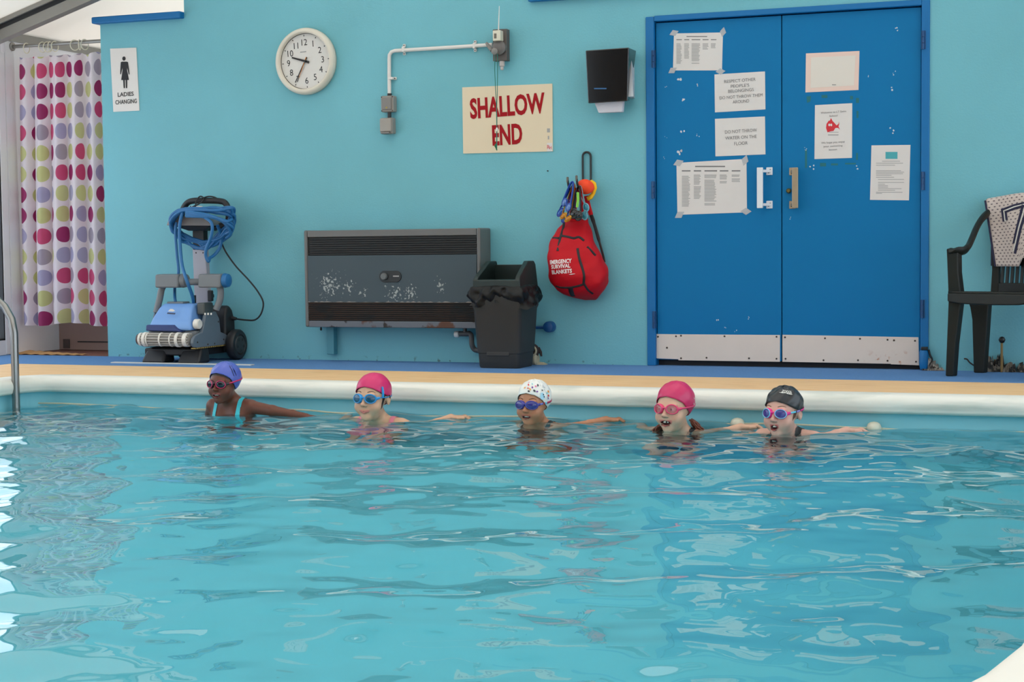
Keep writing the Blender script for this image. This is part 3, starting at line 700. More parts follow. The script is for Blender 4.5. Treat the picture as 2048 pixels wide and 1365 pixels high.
pt = MB(); a, b_, c, d_ = wp(1186, 199, -.1), wp(1246, 199, -.1), wp(1244, 224, -.1), wp(1197, 226, -.1)
pt.add([a, b_, c, d_] + [v + Vector((.0, .04, 0)) for v in (a, b_, c, d_)], [(0, 1, 2, 3), (7, 6, 5, 4), (0, 4, 5, 1), (1, 5, 6, 2), (2, 6, 7, 3), (3, 7, 4, 0)])
MB2 = pt.build('paper_towel', mat('grey_white_towel', (206, 202, 210), .8, bump=.3, bscale=150), dp, bevel=.004)
# ================================================================== heater
m_hcase = mat('grey_heater_case', (104, 102, 100), .4, .2, var=.05)
m_hpanel = mat('blue_grey_heater_panel', (58, 72, 80), .5, .05, var=.06, vscale=3)
def flakes(cx, cz, rx, rz, lo=.47, scale=70, col=(156, 160, 158)):
    nt, n, b = nodes(m_hpanel); src = b.inputs['Base Color'].links[0].from_socket
    tc = n.new('ShaderNodeTexCoord'); mp = n.new('ShaderNodeMapping'); nt.links.new(tc.outputs['Object'], mp.inputs['Vector'])
    mp.inputs['Location'].default_value = (-cx / rx, 0, -cz / rz); mp.inputs['Scale'].default_value = (1 / rx, 0, 1 / rz)
    ln = n.new('ShaderNodeVectorMath'); ln.operation = 'LENGTH'; nt.links.new(mp.outputs['Vector'], ln.inputs[0])
    t = n.new('ShaderNodeTexNoise'); t.inputs['Scale'].default_value = scale; t.inputs['Detail'].default_value = 6; nt.links.new(tc.outputs['Object'], t.inputs['Vector'])
    m1 = n.new('ShaderNodeMath'); m1.operation = 'MULTIPLY'; m1.inputs[1].default_value = .16; nt.links.new(ln.outputs['Value'], m1.inputs[0])
    m2 = n.new('ShaderNodeMath'); m2.operation = 'SUBTRACT'; nt.links.new(t.outputs['Fac'], m2.inputs[0]); nt.links.new(m1.outputs[0], m2.inputs[1])
    r = n.new('ShaderNodeMapRange'); r.inputs['From Min'].default_value = lo; r.inputs['From Max'].default_value = lo + .035; nt.links.new(m2.outputs[0], r.inputs['Value'])
    mx = n.new('ShaderNodeMix'); mx.data_type = 'RGBA'; mx.inputs['B'].default_value = lin(col)
    nt.links.new(src, mx.inputs['A']); nt.links.new(r.outputs['Result'], mx.inputs['Factor']); nt.links.new(mx.outputs['Result'], b.inputs['Base Color'])
for fx in ((-.40, .26, .10, .08), (-.30, .25, .06, .05), (0.02, .22, .07, .06), (.13, .21, .05, .06), (.33, .25, .03, .05), (-.18, .21, .04, .03)): flakes(*fx)
m_hgrille = mat('black_heater_grille', (12, 11, 11), .6); m_hslat = mat('dark_heater_slat', (32, 30, 29), .5); m_rust = mat('rusted_grille', (52, 34, 24), .8, var=.35, vscale=30)
overlay(m_rust, (24, 22, 22), 12, .48, .6, seed=4)
m_rustbar = mat('grey_bar_with_rust', (96, 100, 108), .5, var=.05); overlay(m_rustbar, (84, 46, 24), 5, .54, .58, detail=8, seed=6.3); overlay(m_rustbar, (30, 20, 16), 11, .60, .64, detail=8, seed=8.1)
HD = -.17
hx0, hx1 = wp(613, 560, HD).x, wp(958, 560, HD).x; hz1, hz0 = wp(790, 458.5, HD).z, wp(790, 656, HD).z
ht = thing('gas_heater', 'wide grey wall heater with slatted grilles and rusty lower edge', 'heater', ((hx0 + hx1) / 2, -.08, hz0))
zz = lambda y: wp(790, y, HD).z
MB().box2((hx0, HD + .012, hz0 + .006), (hx1, 0, hz1 - .004)).build('case', m_hcase, ht, bevel=.008)
for x in (hx0, hx1):
    MB().box2((x - .012, HD - .006, hz0), (x + .012, 0.0, hz1)).build('end_cheek', m_hcase, ht, bevel=.010, seg=3)
MB().box2((hx0 + .012, HD - .004, zz(473)), (hx1 - .012, HD + .012, hz1 - .002)).build('top_rail', m_hcase, ht, bevel=.005)
MB().box2((hx0 + .012, HD + .006, zz(511)), (hx1 - .012, HD + .012, zz(473))).build('grille_recess', m_hgrille, ht)
for k in range(8):
    z = zz(475.5 + 4.5 * k); MB().box2((hx0 + .03, HD - .004, z - .005), (hx1 - .012, HD + .005, z)).build('grille_slat', m_hslat, ht)
pn = MB().box2((hx0 + .012, HD - .006, zz(605)), (hx1 - .012, HD + .012, zz(510.5))).build('front_panel', m_hpanel, ht, bevel=.003)
# the panel's own flakes sit round its left-hand third
MB().box2((hx0 + .012, HD + .008, zz(643)), (hx1 - .012, HD + .012, zz(605))).build('lower_recess', m_hgrille, ht)
for k in range(9):
    z = zz(606.5 + 4.1 * k); MB().box2((hx0 + .014, HD - .004, z - .0052), (hx1 - .012, HD + .008, z)).build('lower_slat', m_rust, ht)
MB().box2((hx0 + .012, HD - .004, hz0), (hx1 - .012, HD + .012, zz(643))).build('bottom_rail', m_rustbar, ht, bevel=.004)
q = MB(); rr = random.Random(9)
n_ = 60
q.add([(hx0 + .012 + (hx1 - hx0 - .024) * k / n_, HD - .0065, zz(605.3)) for k in range(n_ + 1)] + [(hx0 + .012 + (hx1 - hx0 - .024) * k / n_, HD - .0065, zz(605.3) + rr.choice((.001, .002, .003, .006, .008)) * rr.uniform(.4, 1)) for k in range(n_ + 1)], [(k, k + 1, n_ + 2 + k, n_ + 1 + k) for k in range(n_)])
q.build('flaked_edge', mat('peeling_edge', (150, 140, 132), .7), ht)
p = wp(781, 553.5, HD - .006); L = px_w(781, 553, 44, HD) / 2
q = MB(); P2 = []
hh = px_h(781, 553, 23, HD) / 2
for k in range(24):
    a = 2 * PI * k / 24; sx = 1 if math.cos(a) >= 0 else -1
    P2.append((p.x + sx * (L - hh) + hh * math.cos(a), p.z + hh * math.sin(a)))
ctl = q.prism(P2, HD - .012, HD - .004).build('control_plate', m_black, ht, bevel=.002)
MB().lathe([(.022, 0), (.022, .012), (.017, .018)], out((p.x - L + hh, HD - .012, p.z)), 20).build('dial', mat('grey_dial', (98, 100, 100), .4), ctl, smooth=True)
quads([(786, 551.5, 798, 554)], HD - .0125).build('mark', m_grey_lt, ctl)
# pipes and bracket under it
m_wallpipe = mat('turquoise_painted_steel', (74, 142, 156), .5, var=.08)
a, b_ = wp(656, 657, -.03), wp(671, 709, -.03)
bk = MB().box2((a.x, -.05, b_.z), (b_.x, 0, hz0)).build('wall_bracket', m_wallpipe, ht, bevel=.003)
m_pipe = mat('grimy_grey_pipe', (92, 92, 92), .5, .3, var=.2, vscale=20)
MB().tube(catmull([wp(918, 668, -.06), wp(932, 668, -.06), wp(940, 668, -.06), wp(943, 676, -.06), wp(944, 690, -.06), wp(950, 700, -.05), wp(965, 702, -.05)], 4), .016, 10).build('gas_pipe', m_pipe, ht, smooth=True)
MB().tube([wp(930, 655, -.06), wp(930, 668, -.06)], .012, 10).build('gas_pipe', m_pipe, ht, smooth=True)
MB().lathe([(.018, -.014), (.02, -.008), (.02, .012), (.014, .016)], Matrix.Translation(wp(914, 669, -.06)) @ Matrix.Rotation(PI / 2, 4, 'Y'), 16).build('valve_cap', m_white, ht, smooth=True)
MB().lathe([(.004, 0), (.007, -.012), (.006, -.02), (.002, -.024)], Matrix.Translation((wp(642, 655, HD + .03).x, HD + .03, hz0)), 8).build('drip_screw', m_rust, ht)

# ================================================================== waste bin
bx, by = -3.425, -.29
wb = thing('waste_bin', 'grey square waste bin with black liner and dark open hood', 'bin', (bx, by, 0))
m_bin = mat('charcoal_bin_plastic', (50, 50, 50), .55, var=.06, vscale=6, spec=.3); m_hood = mat('dark_green_bin_hood', (26, 38, 36), .45, var=.06)
def sqring(h, z, r=.03, cx=bx, cy=by, n=4):
    o = []
    for sx, sy, a0 in ((1, 1, 0), (-1, 1, 90), (-1, -1, 180), (1, -1, 270)):
        for k in range(n + 1):
            a = math.radians(a0 + 90 * k / n); o.append(Vector((cx + sx * (h - r) + r * math.cos(a), cy + sy * (h - r) + r * math.sin(a), z)))
    return o
def loft(rings, capb=True, capt=False):
    q = MB(); n = len(rings[0])
    for r in rings: q.v += r
    for j in range(len(rings) - 1):
        for i in range(n): q.f.append((j * n + i, j * n + (i + 1) % n, (j + 1) * n + (i + 1) % n, (j + 1) * n + i))
    if capb: q.f.append(tuple(range(n - 1, -1, -1)))
    if capt: q.f.append(tuple((len(rings) - 1) * n + i for i in range(n)))
    return q
loft([sqring(.122, .0), sqring(.127, .012), sqring(.131, .085), sqring(.135, .088), sqring(.150, .34), sqring(.157, .36), sqring(.157, .43), sqring(.150, .43), sqring(.14, .30)]).build('body', m_bin, wb, smooth=True, angle=30)
MB().box2((bx - .07, by - .1365, .072), (bx + .07, by - .128, .098)).build('foot_recess', mat('dark_grey_recess', (46, 46, 46), .5), wb, bevel=.006)
# liner folded over the rim
rr = random.Random(12); ph = [rr.uniform(0, 6.28) for _ in range(12)]
def liner(u, v):
    a = 2 * PI * u; s = 1 / max(abs(math.cos(a)), abs(math.sin(a))) ** .82
    wob = sum(math.sin((k + 3) * a + ph[k]) / (k + 2) for k in range(8))
    tri = lambda t: abs((t / PI) % 2 - 1) * 2 - 1
    crease = tri(7 * a + 6 * v + ph[9]) * .010 + tri(13 * a - 9 * v + ph[10]) * .007 + tri(22 * a + 5 * v + ph[11]) * .004
    r = .160 + .016 * math.sin(PI * min(1, v * 1.2)) + .012 * wob * v + crease * min(1, 3 * v)
    if math.cos(a + .25) > .86: r += .05 * v * v * (math.cos(a + .25) - .86) / .14
    if math.cos(a - PI - .2) > .9: r += .03 * math.sin(PI * v) * (math.cos(a - PI - .2) - .9) / .1
    z = .480 - .112 * v - .020 * v * wob + .006 * tri(17 * a + 2)
    if v < .06: r = .150; z = .482
    return (bx + r * s * math.cos(a), by + r * s * math.sin(a), z)
m_liner = mat('black_bin_liner', (15, 15, 16), .42, bump=.4, bscale=26, spec=.3)
MB().grid(liner, 160, 18, closed_u=True).build('bin_liner', m_liner, wb, smooth='all')
# hood: sloping sides with an open front
H0, H1, HT = .150, .155, .620
for s in (-1, 1):
    hood = MB()
    x0, x1 = bx + s * .155, bx + s * .125
    q = [(by - .15, .42), (by + .15, .42), (by + .15, .60), (by + .13, HT), (by + .03, HT), (by - .13, .535), (by - .15, .515)]
    vs = [(x0 - s * .0, y, z) for y, z in q] + [(x1, y, z) for y, z in q]; n7 = len(q)
    hood.add([(x0 - s * .022 * (z - .42) / .2, y, z) for x0_, y, z in vs[:n7]] + [(x1 - s * .022 * (z - .42) / .2, y, z) for x1_, y, z in vs[n7:]], [tuple(range(n7)), tuple(range(2 * n7 - 1, n7 - 1, -1))] + [(i, (i + 1) % n7, (i + 1) % n7 + n7, i + n7) for i in range(n7)])
    hood.build('hood_side', m_hood, wb, bevel=.006)
MB().hexa([(bx - .15, by - .152, .42), (bx + .15, by - .152, .42), (bx + .15, by - .132, .42), (bx - .15, by - .132, .42), (bx - .146, by - .152, .512), (bx + .146, by - .152, .512), (bx + .144, by - .125, .517), (bx - .144, by - .125, .517)]).build('hood_front', m_hood, wb, bevel=.006)
MB().hexa([(bx - .14, by + .13, .42), (bx + .14, by + .13, .42), (bx + .14, by + .15, .42), (bx - .14, by + .15, .42), (bx - .122, by + .11, .598), (bx + .122, by + .11, .598), (bx + .122, by + .13, .598), (bx - .122, by + .13, .598)]).build('hood_back', m_hood, wb, bevel=.004)

# painted pipe stub with round cap, and the old valve on the floor
p = wp(1096, 654.5, -.05)
ps = thing('pipe_stub', 'blue painted pipe end with round cap behind the waste bin', 'pipe', (p.x, 0, p.z - .04))
m_bp = mat('deep_blue_pipe_paint', (18, 74, 128), .4)
MB().tube([(p.x - .12, -.035, p.z - .004), (p.x - .012, -.035, p.z - .004)], .009, 10).build('pipe', m_bp, ps)
MB().lathe([(.034, -.05), (.034, -.01), (.030, .006), (.012, .012), (.002, .012)], out((p.x, -.05, p.z)), 20).build('cap', m_bp, ps, smooth=True)
p = fp(1080, 727); p.y = -.08
m_oldw = mat('flaking_white_valve', (176, 166, 140), .7, var=.2, vscale=30); m_oldb = mat('rusty_brown_valve', (44, 30, 28), .7, var=.3, vscale=30)
ov = thing('old_valve', 'rusty old pipe valve on the floor beside the waste bin', 'valve', (p.x, -.08, 0))
MB().lathe([(.034, 0), (.045, .004), (.045, .018), (.036, .022), (.036, .03), (.02, .034)], out((p.x - .004, -.09, .083)), 18).build('flange', m_oldb, ov, smooth=True)
MB().lathe([(.03, .0), (.034, .006), (.03, .012), (.024, .012)], out((p.x + .004, -.122, .085)), 18, cap=False).build('ring', m_oldw, ov, smooth=True)
MB().lathe([(.036, -.03), (.040, -.02), (.040, .02), (.030, .03)], Matrix.Translation((p.x, -.09, .036)) @ Matrix.Rotation(PI / 2, 4, 'Y'), 14).build('white_body', m_oldw, ov, smooth=True)
MB().tube([(p.x - .05, -.1, .03), (p.x - .01, -.115, .032)], .026, 10).build('brown_stub', m_oldb, ov, smooth=True)
MB().tube([(p.x + .03, -.09, .10), (p.x + .046, -.09, .075), (p.x + .052, -.09, .05)], [.012, .01, .006], 8).build('lever', m_oldb, ov, smooth=True)
MB().hexa([(p.x + .02, -.10, 0), (p.x + .075, -.10, 0), (p.x + .08, -.05, 0), (p.x + .02, -.05, 0), (p.x + .02, -.10, .018), (p.x + .055, -.09, .014), (p.x + .06, -.06, .012), (p.x + .02, -.05, .016)]).build('base_lump', m_oldw, ov)

# ================================================================== hook, goggles, cap and emergency bag
m_hook = mat('black_coated_steel', (22, 24, 26), .4, var=.05)
hk = thing('wall_hook', 'black looped steel storage hook on the wall above the red bag', 'hook', wp(1165, 420))
a, b_ = wp(1165.5, 330, -.012), wp(1181.5, 330, -.012); r_ = (b_.x - a.x) / 2; cx_ = (a.x + b_.x) / 2; zt_ = wp(1172, 313, -.012).z
zlo = wp(1172, 372, -.012).z
MB().tube([(a.x, -.012, zlo), (a.x, -.012, zt_)] + [(cx_ - r_ * math.cos(t), -.012, zt_ + r_ * math.sin(t)) for t in [PI * k / 10 for k in range(1, 10)]] + [(b_.x, -.012, zt_), (b_.x, -.012, zlo)], .0065, 10).build('loop', m_hook, hk, smooth=True)
for (tx, ty), sx in (((1135, 356), a.x), ((1153, 353), b_.x)):
    tip = wp(tx, ty, -.15); lo = wp(tx + 2, ty + 20, -.15)
    MB().tube(catmull([(sx, -.012, zlo), (sx, -.02, zlo - .02), (sx, -.07, zlo - .03), (lo.x + .004, -.125, lo.z - .012), (lo.x, -.148, lo.z + .01), tip - Vector((0, 0, .006))], 5), .0065, 10).build('prong', m_hook, hk, smooth=True)
    MB().lathe([(.0075, 0), (.0075, .028), (.004, .032)], Matrix.Translation(tip - Vector((0, 0, .026))), 10).build('rubber_tip', mat('grey_hook_tip', (96, 92, 84), .5), hk, smooth=True)

def hung_goggles(label, pts_top, c1, c2, ms, ml, rx=.03, rz=.02, rot=0., strap=.004):
    """goggles hung by the strap: strap loop, two eye cups, nose bridge"""
    t = thing('swim_goggles', label, 'goggles', (c1.x, c1.y, min(c1.z, c2.z) - .03), 'goggles hanging on the wall hook')
    mid = (c1 + c2) / 2
    MB().tube(catmull([c1 + Vector((-.01, 0, .012)), (pts_top + c1) / 2 + Vector((-.012, 0, 0)), pts_top + Vector((-.008, 0, -.004)), pts_top + Vector((.008, 0, 0)), (pts_top + c2) / 2 + Vector((.012, -.004, 0)), c2 + Vector((.01, 0, .012))], 6), strap, 8, flat=(1.6, .6), up=(0, -1, .2)).build('strap', ms, t, smooth=True)
    for c in (c1, c2):
        M = out(c) @ Matrix.Rotation(rot, 4, 'Z') @ Matrix.Diagonal((rx / .03, rz / .03, 1, 1))
        f = MB().lathe([(.022, .0), (.03, .002), (.031, .012), (.026, .016), (.023, .014)], M, 18, cap=False).build('eye_cup', ms, t, smooth=True)
        MB().lathe([(.024, .012), (.018, .015), (.008, .017), (.001, .0175)], M, 18).build('lens', ml, f, smooth=True)
    MB().tube([c1 + Vector((.01, -.012, 0)), mid + Vector((0, -.016, .004)), c2 + Vector((-.01, -.012, 0))], .004, 6).build('bridge', ms, t, smooth=True)
    return t
def gm(n, c, r=.3): return mat(n, c, r, coat=.3)
m_lensd = mat('smoked_lens', (18, 22, 26), .1, spec=.7)
hung_goggles('royal blue goggles hanging outermost on the hook above the red bag', wp(1146, 372, -.13), wp(1122, 425, -.14), wp(1131, 437, -.16), gm('royal_blue_rubber', (26, 62, 168)), gm('blue_lens', (40, 90, 170), .15), .03, .017, .9, .006)
hung_goggles('mid blue goggles with wide straps hanging on the hook', wp(1144, 366, -.15), wp(1130, 405, -.155), wp(1138, 415, -.17), gm('mid_blue_rubber', (44, 84, 176)), gm('pale_blue_lens', (96, 130, 190), .15), .026, .016, 1.2, .008)
hung_goggles('yellow goggles hanging between the blue and black pairs', wp(1147, 372, -.13), wp(1128, 432, -.17), wp(1137, 438, -.175), gm('amber_rubber', (206, 150, 20)), gm('amber_lens', (190, 120, 30), .15), .026, .013, .7, .004)
hung_goggles('black goggles with a lime green strap hanging on the hook', wp(1157, 376, -.15), wp(1149, 428, -.17), wp(1158, 432, -.165), gm('black_rubber', (20, 24, 26)), m_lensd, .030, .024, 1.3, .007)
MB().tube([wp(1155.5, 385, -.172), wp(1156, 400, -.175), wp(1154, 415, -.178)], .008, 8, flat=(1, .4), up=(1, 0, 0)).build('lime_strap', gm('lime_green_rubber', (120, 196, 50)), bpy.data.objects['swim_goggles.003'], smooth=True)
hung_goggles('pale aqua goggles with a white strap hanging nearest the doors', wp(1160, 374, -.13), wp(1173, 415, -.13), wp(1170, 432, -.12), gm('aqua_rubber', (110, 176, 190)), gm('aqua_lens', (40, 120, 140), .15), .018, .026, .2, .003)
hung_goggles('purple and magenta goggles half hidden among the hanging pairs', wp(1147, 370, -.12), wp(1140, 410, -.14), wp(1147, 420, -.145), gm('purple_rubber', (84, 40, 120)), gm('magenta_lens', (150, 50, 110), .15), .022, .014, 1.2, .006)
# bright sun hat
sh = thing('swim_hat', 'bright orange cap with yellow edge hanging on the hook', 'swim hat', wp(1175, 405, -.09))
c = wp(1173, 374, -.08)
Mh = Matrix.Translation(c) @ Matrix.Rotation(math.radians(20), 4, 'Y')
def dome(u, v):
    a = 2 * PI * u; e = PI * (v - .5)
    return Mh @ Vector((.053 * math.cos(a) * math.cos(e) * (1 + .06 * math.sin(3 * a)), -.02 + .030 * math.sin(a) * math.cos(e), .040 * math.sin(e) + .004 * math.sin(4 * a)))
MB().grid(dome, 28, 12, closed_u=True).build('crown', mat('neon_orange_cloth', (246, 70, 24), .7, bump=.2, bscale=60), sh, smooth='all')
q = MB(); ring_ = [wp(x, y, Yb) for x, y, Yb in ((1170, 366, -.05), (1184, 360, -.05), (1192, 366, -.06), (1194, 376, -.07), (1190, 388, -.08), (1184, 398, -.085), (1176, 402, -.08))]
inn = [wp(x, y, -.07) for x, y in ((1170, 372), (1180, 366), (1187, 371), (1187, 380), (1182, 388), (1177, 392), (1173, 395))]
n7 = len(ring_); q.add(ring_ + inn, [(i, i + 1, n7 + i + 1, n7 + i) for i in range(n7 - 1)])
q.build('yellow_edge', mat('neon_yellow_cloth', (248, 190, 16), .7), sh, smooth='all', solid=.004)

BAG = [(436, 1132, 1166, .05), (446, 1122, 1170, .07), (458, 1112, 1176, .10), (475, 1105, 1184, .14), (495, 1100.5, 1193, .17), (515, 1098.5, 1203, .19), (535, 1098.5, 1212, .20), (552, 1101, 1216.5, .20), (566, 1106, 1216, .19), (580, 1117, 1208, .165), (590, 1130, 1199, .13), (597, 1148, 1192, .09), (601, 1164, 1185, .05)]
bag_rows = []
for y, xa, xb, dep in BAG:
    A, B = wp(xa, y, -.09), wp(xb, y, -.09); bag_rows.append(((A.z + B.z) / 2, (A.x + B.x) / 2, (B.x - A.x) / 2, dep))
bz = np.array([r[0] for r in bag_rows])[::-1]; bcx = np.array([r[1] for r in bag_rows])[::-1]; bhw = np.array([r[2] for r in bag_rows])[::-1]; bdp = np.array([r[3] for r in bag_rows])[::-1]
def bag_at(z): return float(np.interp(z, bz, bcx)), float(np.interp(z, bz, bhw)), float(np.interp(z, bz, bdp))
def bag_pt(u, v):
    z = bz[0] + (bz[-1] - bz[0]) * v; cx, hw, dp_ = bag_at(z); a = 2 * PI * u
    c_, s_ = math.cos(a), math.sin(a); e = .75
    x = cx + hw * math.copysign(abs(c_) ** e, c_); y = -.004 - dp_ / 2 + dp_ / 2 * math.copysign(abs(s_) ** e, s_)
    k = .005 * math.sin(23 * z + 3 * a) + .003 * math.sin(60 * z - 5 * a)
    return (x + k * c_, min(-.003, y + k * s_), z)
def bag_front(x, z):
    cx, hw, dp_ = bag_at(z); t = min(.98, abs(x - cx) / max(hw, 1e-4)); s_ = (1 - t ** (2 / .75)) ** .375
    return -.004 - dp_ / 2 - dp_ / 2 * s_
bag = thing('drawstring_bag', 'red bag of emergency survival blankets with black piping hanging on the wall', 'bag', (-3.03, -.1, bz[0]))
m_bag = mat('red_nylon', (186, 8, 26), .6, var=.08, vscale=14, bump=.35, bscale=22, spec=.25)
bb = MB().grid(bag_pt, 56, 40, closed_u=True)
bb.f += [tuple(range(55, -1, -1)), tuple(40 * 56 + i for i in range(56))]
body = bb.build('body', m_bag, bag, smooth='all')
from mathutils.bvhtree import BVHTree
_bv = [v.co + ORIGIN[body.name] for v in body.data.vertices]
BAGT = BVHTree.FromPolygons([tuple(v) for v in _bv], [tuple(p_.vertices) for p_ in body.data.polygons])
def on_bag(px, py, off=.004):
    d = (wp(px, py, 0) - CAM_POS).normalized(); h = BAGT.ray_cast(CAM_POS, d)
    p_ = h[0] if h[0] is not None else wp(px, py, -.1)
    return p_ - d * off
def bag_y(x, z):
    h = BAGT.ray_cast(Vector((x, -1, z)), Vector((0, 1, 0))); return h[0].y if h[0] is not None else -.1
m_pip = mat('black_webbing', (22, 18, 24), .6)
for pts, r_ in (([(1128, 445), (1126, 458), (1121, 475), (1115, 502)], .008), ([(1105, 477), (1118, 477)], .008), ([(1122, 472), (1138, 475), (1148, 477), (1158, 475), (1168, 482)], .008), ([(1174, 494), (1184, 504), (1191, 512)], .008), ([(1155, 497), (1158, 515), (1164, 535), (1168, 552), (1167, 568)], .008),
                ([(1112, 572), (1124, 575), (1140, 575), (1156, 572), (1168, 568)], .007), ([(1168, 568), (1176, 580), (1186, 588)], .007), ([(1141, 576), (1143, 585), (1146, 592)], .016)):
    MB().tube(catmull([on_bag(x, y, .001) for x, y in pts], 6), r_, 8, flat=(.4, 1), up=(0, -1, 0)).build('piping', m_pip, body, smooth=True)
m_bagtxt = mat('white_bag_print', (232, 214, 212), .6)
for txt, cx, y, w in (('EMERGENCY', 1124, 527, 46), ('SURVIVAL', 1125, 536.5, 40), ('BLANKETS', 1127, 547, 43)):
    t_ = wtext(txt, cx, y, 7.6, w, -.17, rot=.07, bold=.0012, thick=0)
    for v in t_.v: v.y = bag_y(v.x, v.z) - .003
    t_.build('lettering', m_bagtxt, body)
MB().tube([on_bag(1138, 549.5), on_bag(1143, 549), on_bag(1150, 548)], [.001, .003, .001], 6).build('small_mark', m_bagtxt, body)
MB().tube(catmull([wp(1172, 392, -.06), wp(1177, 412, -.05), wp(1182, 430, -.04)], 5), .014, 8, flat=(.3, 1), up=(0, -1, 0)).build('strap', m_bag, bag, smooth=True)
MB().tube(catmull([wp(1182, 430, -.04), wp(1188, 447, -.04), wp(1197, 478, -.04), wp(1206, 510, -.05), wp(1209, 525, -.06)], 5), [.012] * 5 + [.010] * 6 + [.007] * 10, 8, flat=(.3, 1), up=(0, -1, 0)).build('strap', m_pip, bag, smooth=True)
MB().tube(catmull([wp(1148, 376, -.13), wp(1147, 400, -.11), wp(1146, 425, -.09), wp(1146, 442, -.07)], 5), .022, 8, flat=(.4, 1), up=(0, -1, 0)).build('neck', m_bag, bag, smooth=True)
MB().tube(catmull([wp(1158, 376, -.12), wp(1163, 405, -.09), wp(1163, 440, -.07)], 5), .012, 8, flat=(.4, 1), up=(0, -1, 0)).build('neck', m_bag, bag, smooth=True)
MB().lathe([(.004, 0), (.004, .01)], out(wp(1096, 342)), 6).build('wall_plug', m_black); o = bpy.data.objects['wall_plug']; tag(o, 'tiny black screw in the wall under the sign corner', 'screw')

# ================================================================== shower curtain
rod = thing('curtain_rod', 'grey rod above the spotted curtain', 'curtain rod', (-6.75, .12, 2.10))
zr = 2.105
MB().tube([(HALL_X0 + .03, .12, zr), (xl + .03, .12, zr)], .0125, 12).build('pole', m_alu, rod, smooth=True)
MB().lathe([(.03, 0), (.03, .012), (.02, .016)], T(HALL_X0 + .036, .12, zr) @ Matrix.Rotation(PI / 2, 4, 'Y'), 14).build('end_socket', m_alu, rod)
CW, ZT_, ZB_ = 1.42, 2.035, .205
cu = thing('shower_curtain', 'white shower curtain printed with pink purple and yellow spots', 'curtain', (-6.8, .12, ZB_))
def cur(u, v):
    x0, x1 = -7.13 - .035 * (1 - v), -6.37 + .0 * v
    tt = u * 6.2 + .25 * math.sin(3.1 * u + 1) ; amp = .030 + .022 * (1 - v) * (.6 + .4 * math.sin(5 * u))
    f = math.sin(2 * PI * tt + .5 * math.sin(2.2 * v + 4 * u)); f2 = math.sin(2 * PI * tt * 2 + 1.2)
    x = x0 + (x1 - x0) * (u + .022 * math.sin(2 * PI * tt + PI / 2 + .8) * 1.0)
    return (x, .12 + amp * f + .006 * f2, ZB_ + (ZT_ - ZB_) * v - .012 * (1 - v) * math.sin(9 * u) - .016 * v ** 8 * (1 - math.cos(2 * PI * u * 6)) / 2)
m_cur = bpy.data.materials.new('spotted_curtain_cloth'); m_cur.use_nodes = True
nt, n, b = nodes(m_cur)
uvn = n.new('ShaderNodeUVMap'); sep = n.new('ShaderNodeSeparateXYZ'); nt.links.new(uvn.outputs[0], sep.inputs[0])
def mth(op, a, b_=None):
    x = n.new('ShaderNodeMath'); x.operation = op
    for i, v in enumerate((a, b_)):
        if v is None: continue
        if isinstance(v, (int, float)): x.inputs[i].default_value = v
        else: nt.links.new(v, x.inputs[i])
    return x.outputs[0]
PITCH = .1405
gu = mth('MULTIPLY', sep.outputs[0], CW / PITCH); gv = mth('ADD', mth('MULTIPLY', sep.outputs[1], (ZT_ - ZB_) / PITCH), .18)
fu = mth('SUBTRACT', mth('FRACT', gu), .5); fv = mth('SUBTRACT', mth('FRACT', gv), .5)
dist = mth('SQRT', mth('ADD', mth('MULTIPLY', fu, fu), mth('MULTIPLY', fv, fv)))
inside = mth('LESS_THAN', dist, .385)
cmb = n.new('ShaderNodeCombineXYZ'); nt.links.new(mth('FLOOR', gu), cmb.inputs[0]); nt.links.new(mth('FLOOR', gv), cmb.inputs[1])
wn = n.new('ShaderNodeTexWhiteNoise'); wn.noise_dimensions = '2D'; nt.links.new(cmb.outputs[0], wn.inputs['Vector'])
ramp = n.new('ShaderNodeValToRGB'); ramp.color_ramp.interpolation = 'CONSTANT'
cols = [(0, (164, 52, 108)), (.2, (214, 84, 128)), (.4, (214, 214, 150)), (.6, (178, 166, 182)), (.8, (180, 174, 206))]
el = ramp.color_ramp.elements
while len(el) < 5: el.new(.5)
for e, (p_, c_) in zip(el, cols): e.position = p_; e.color = lin(c_)
nt.links.new(wn.outputs['Value'], ramp.inputs['Fac'])
mx = n.new('ShaderNodeMix'); mx.data_type = 'RGBA'; mx.inputs['A'].default_value = lin((246, 236, 242)); nt.links.new(inside, mx.inputs['Factor']); nt.links.new(ramp.outputs['Color'], mx.inputs['B'])
nt.links.new(mx.outputs['Result'], b.inputs['Base Color']); b.inputs['Roughness'].default_value = .6
trn = n.new('ShaderNodeBsdfTranslucent'); nt.links.new(mx.outputs['Result'], trn.inputs[0]); ms_ = n.new('ShaderNodeMixShader'); ms_.inputs[0].default_value = .5
nt.links.new(b.outputs[0], ms_.inputs[1]); nt.links.new(trn.outputs[0], ms_.inputs[2]); nt.links.new(ms_.outputs[0], n['Material Output'].inputs[0])
MB().grid(cur, 180, 40, uv=True).build('cloth', m_cur, cu, smooth='all', fix=False)
m_ring = mat('cream_curtain_ring', (226, 218, 196), .4)
for x, tilt in ((-7.06, .2), (-6.93, .5), (-6.89, .7), (-6.87, -.3), (-6.83, .4), (-6.67, .9), (-6.63, -.6), (-6.59, .5)):
    c = Vector((x, .12, zr - .017)); A = Vector((math.sin(tilt) * .6, math.cos(tilt), 0)).normalized()
    MB().tube([c + A * (.030 * math.cos(t)) + Vector((0, 0, .034 * math.sin(t))) for t in [2 * PI * k / 20 for k in range(20)]], .0035, 6, closed=True).build('curtain_ring', m_ring, cu, smooth=True)

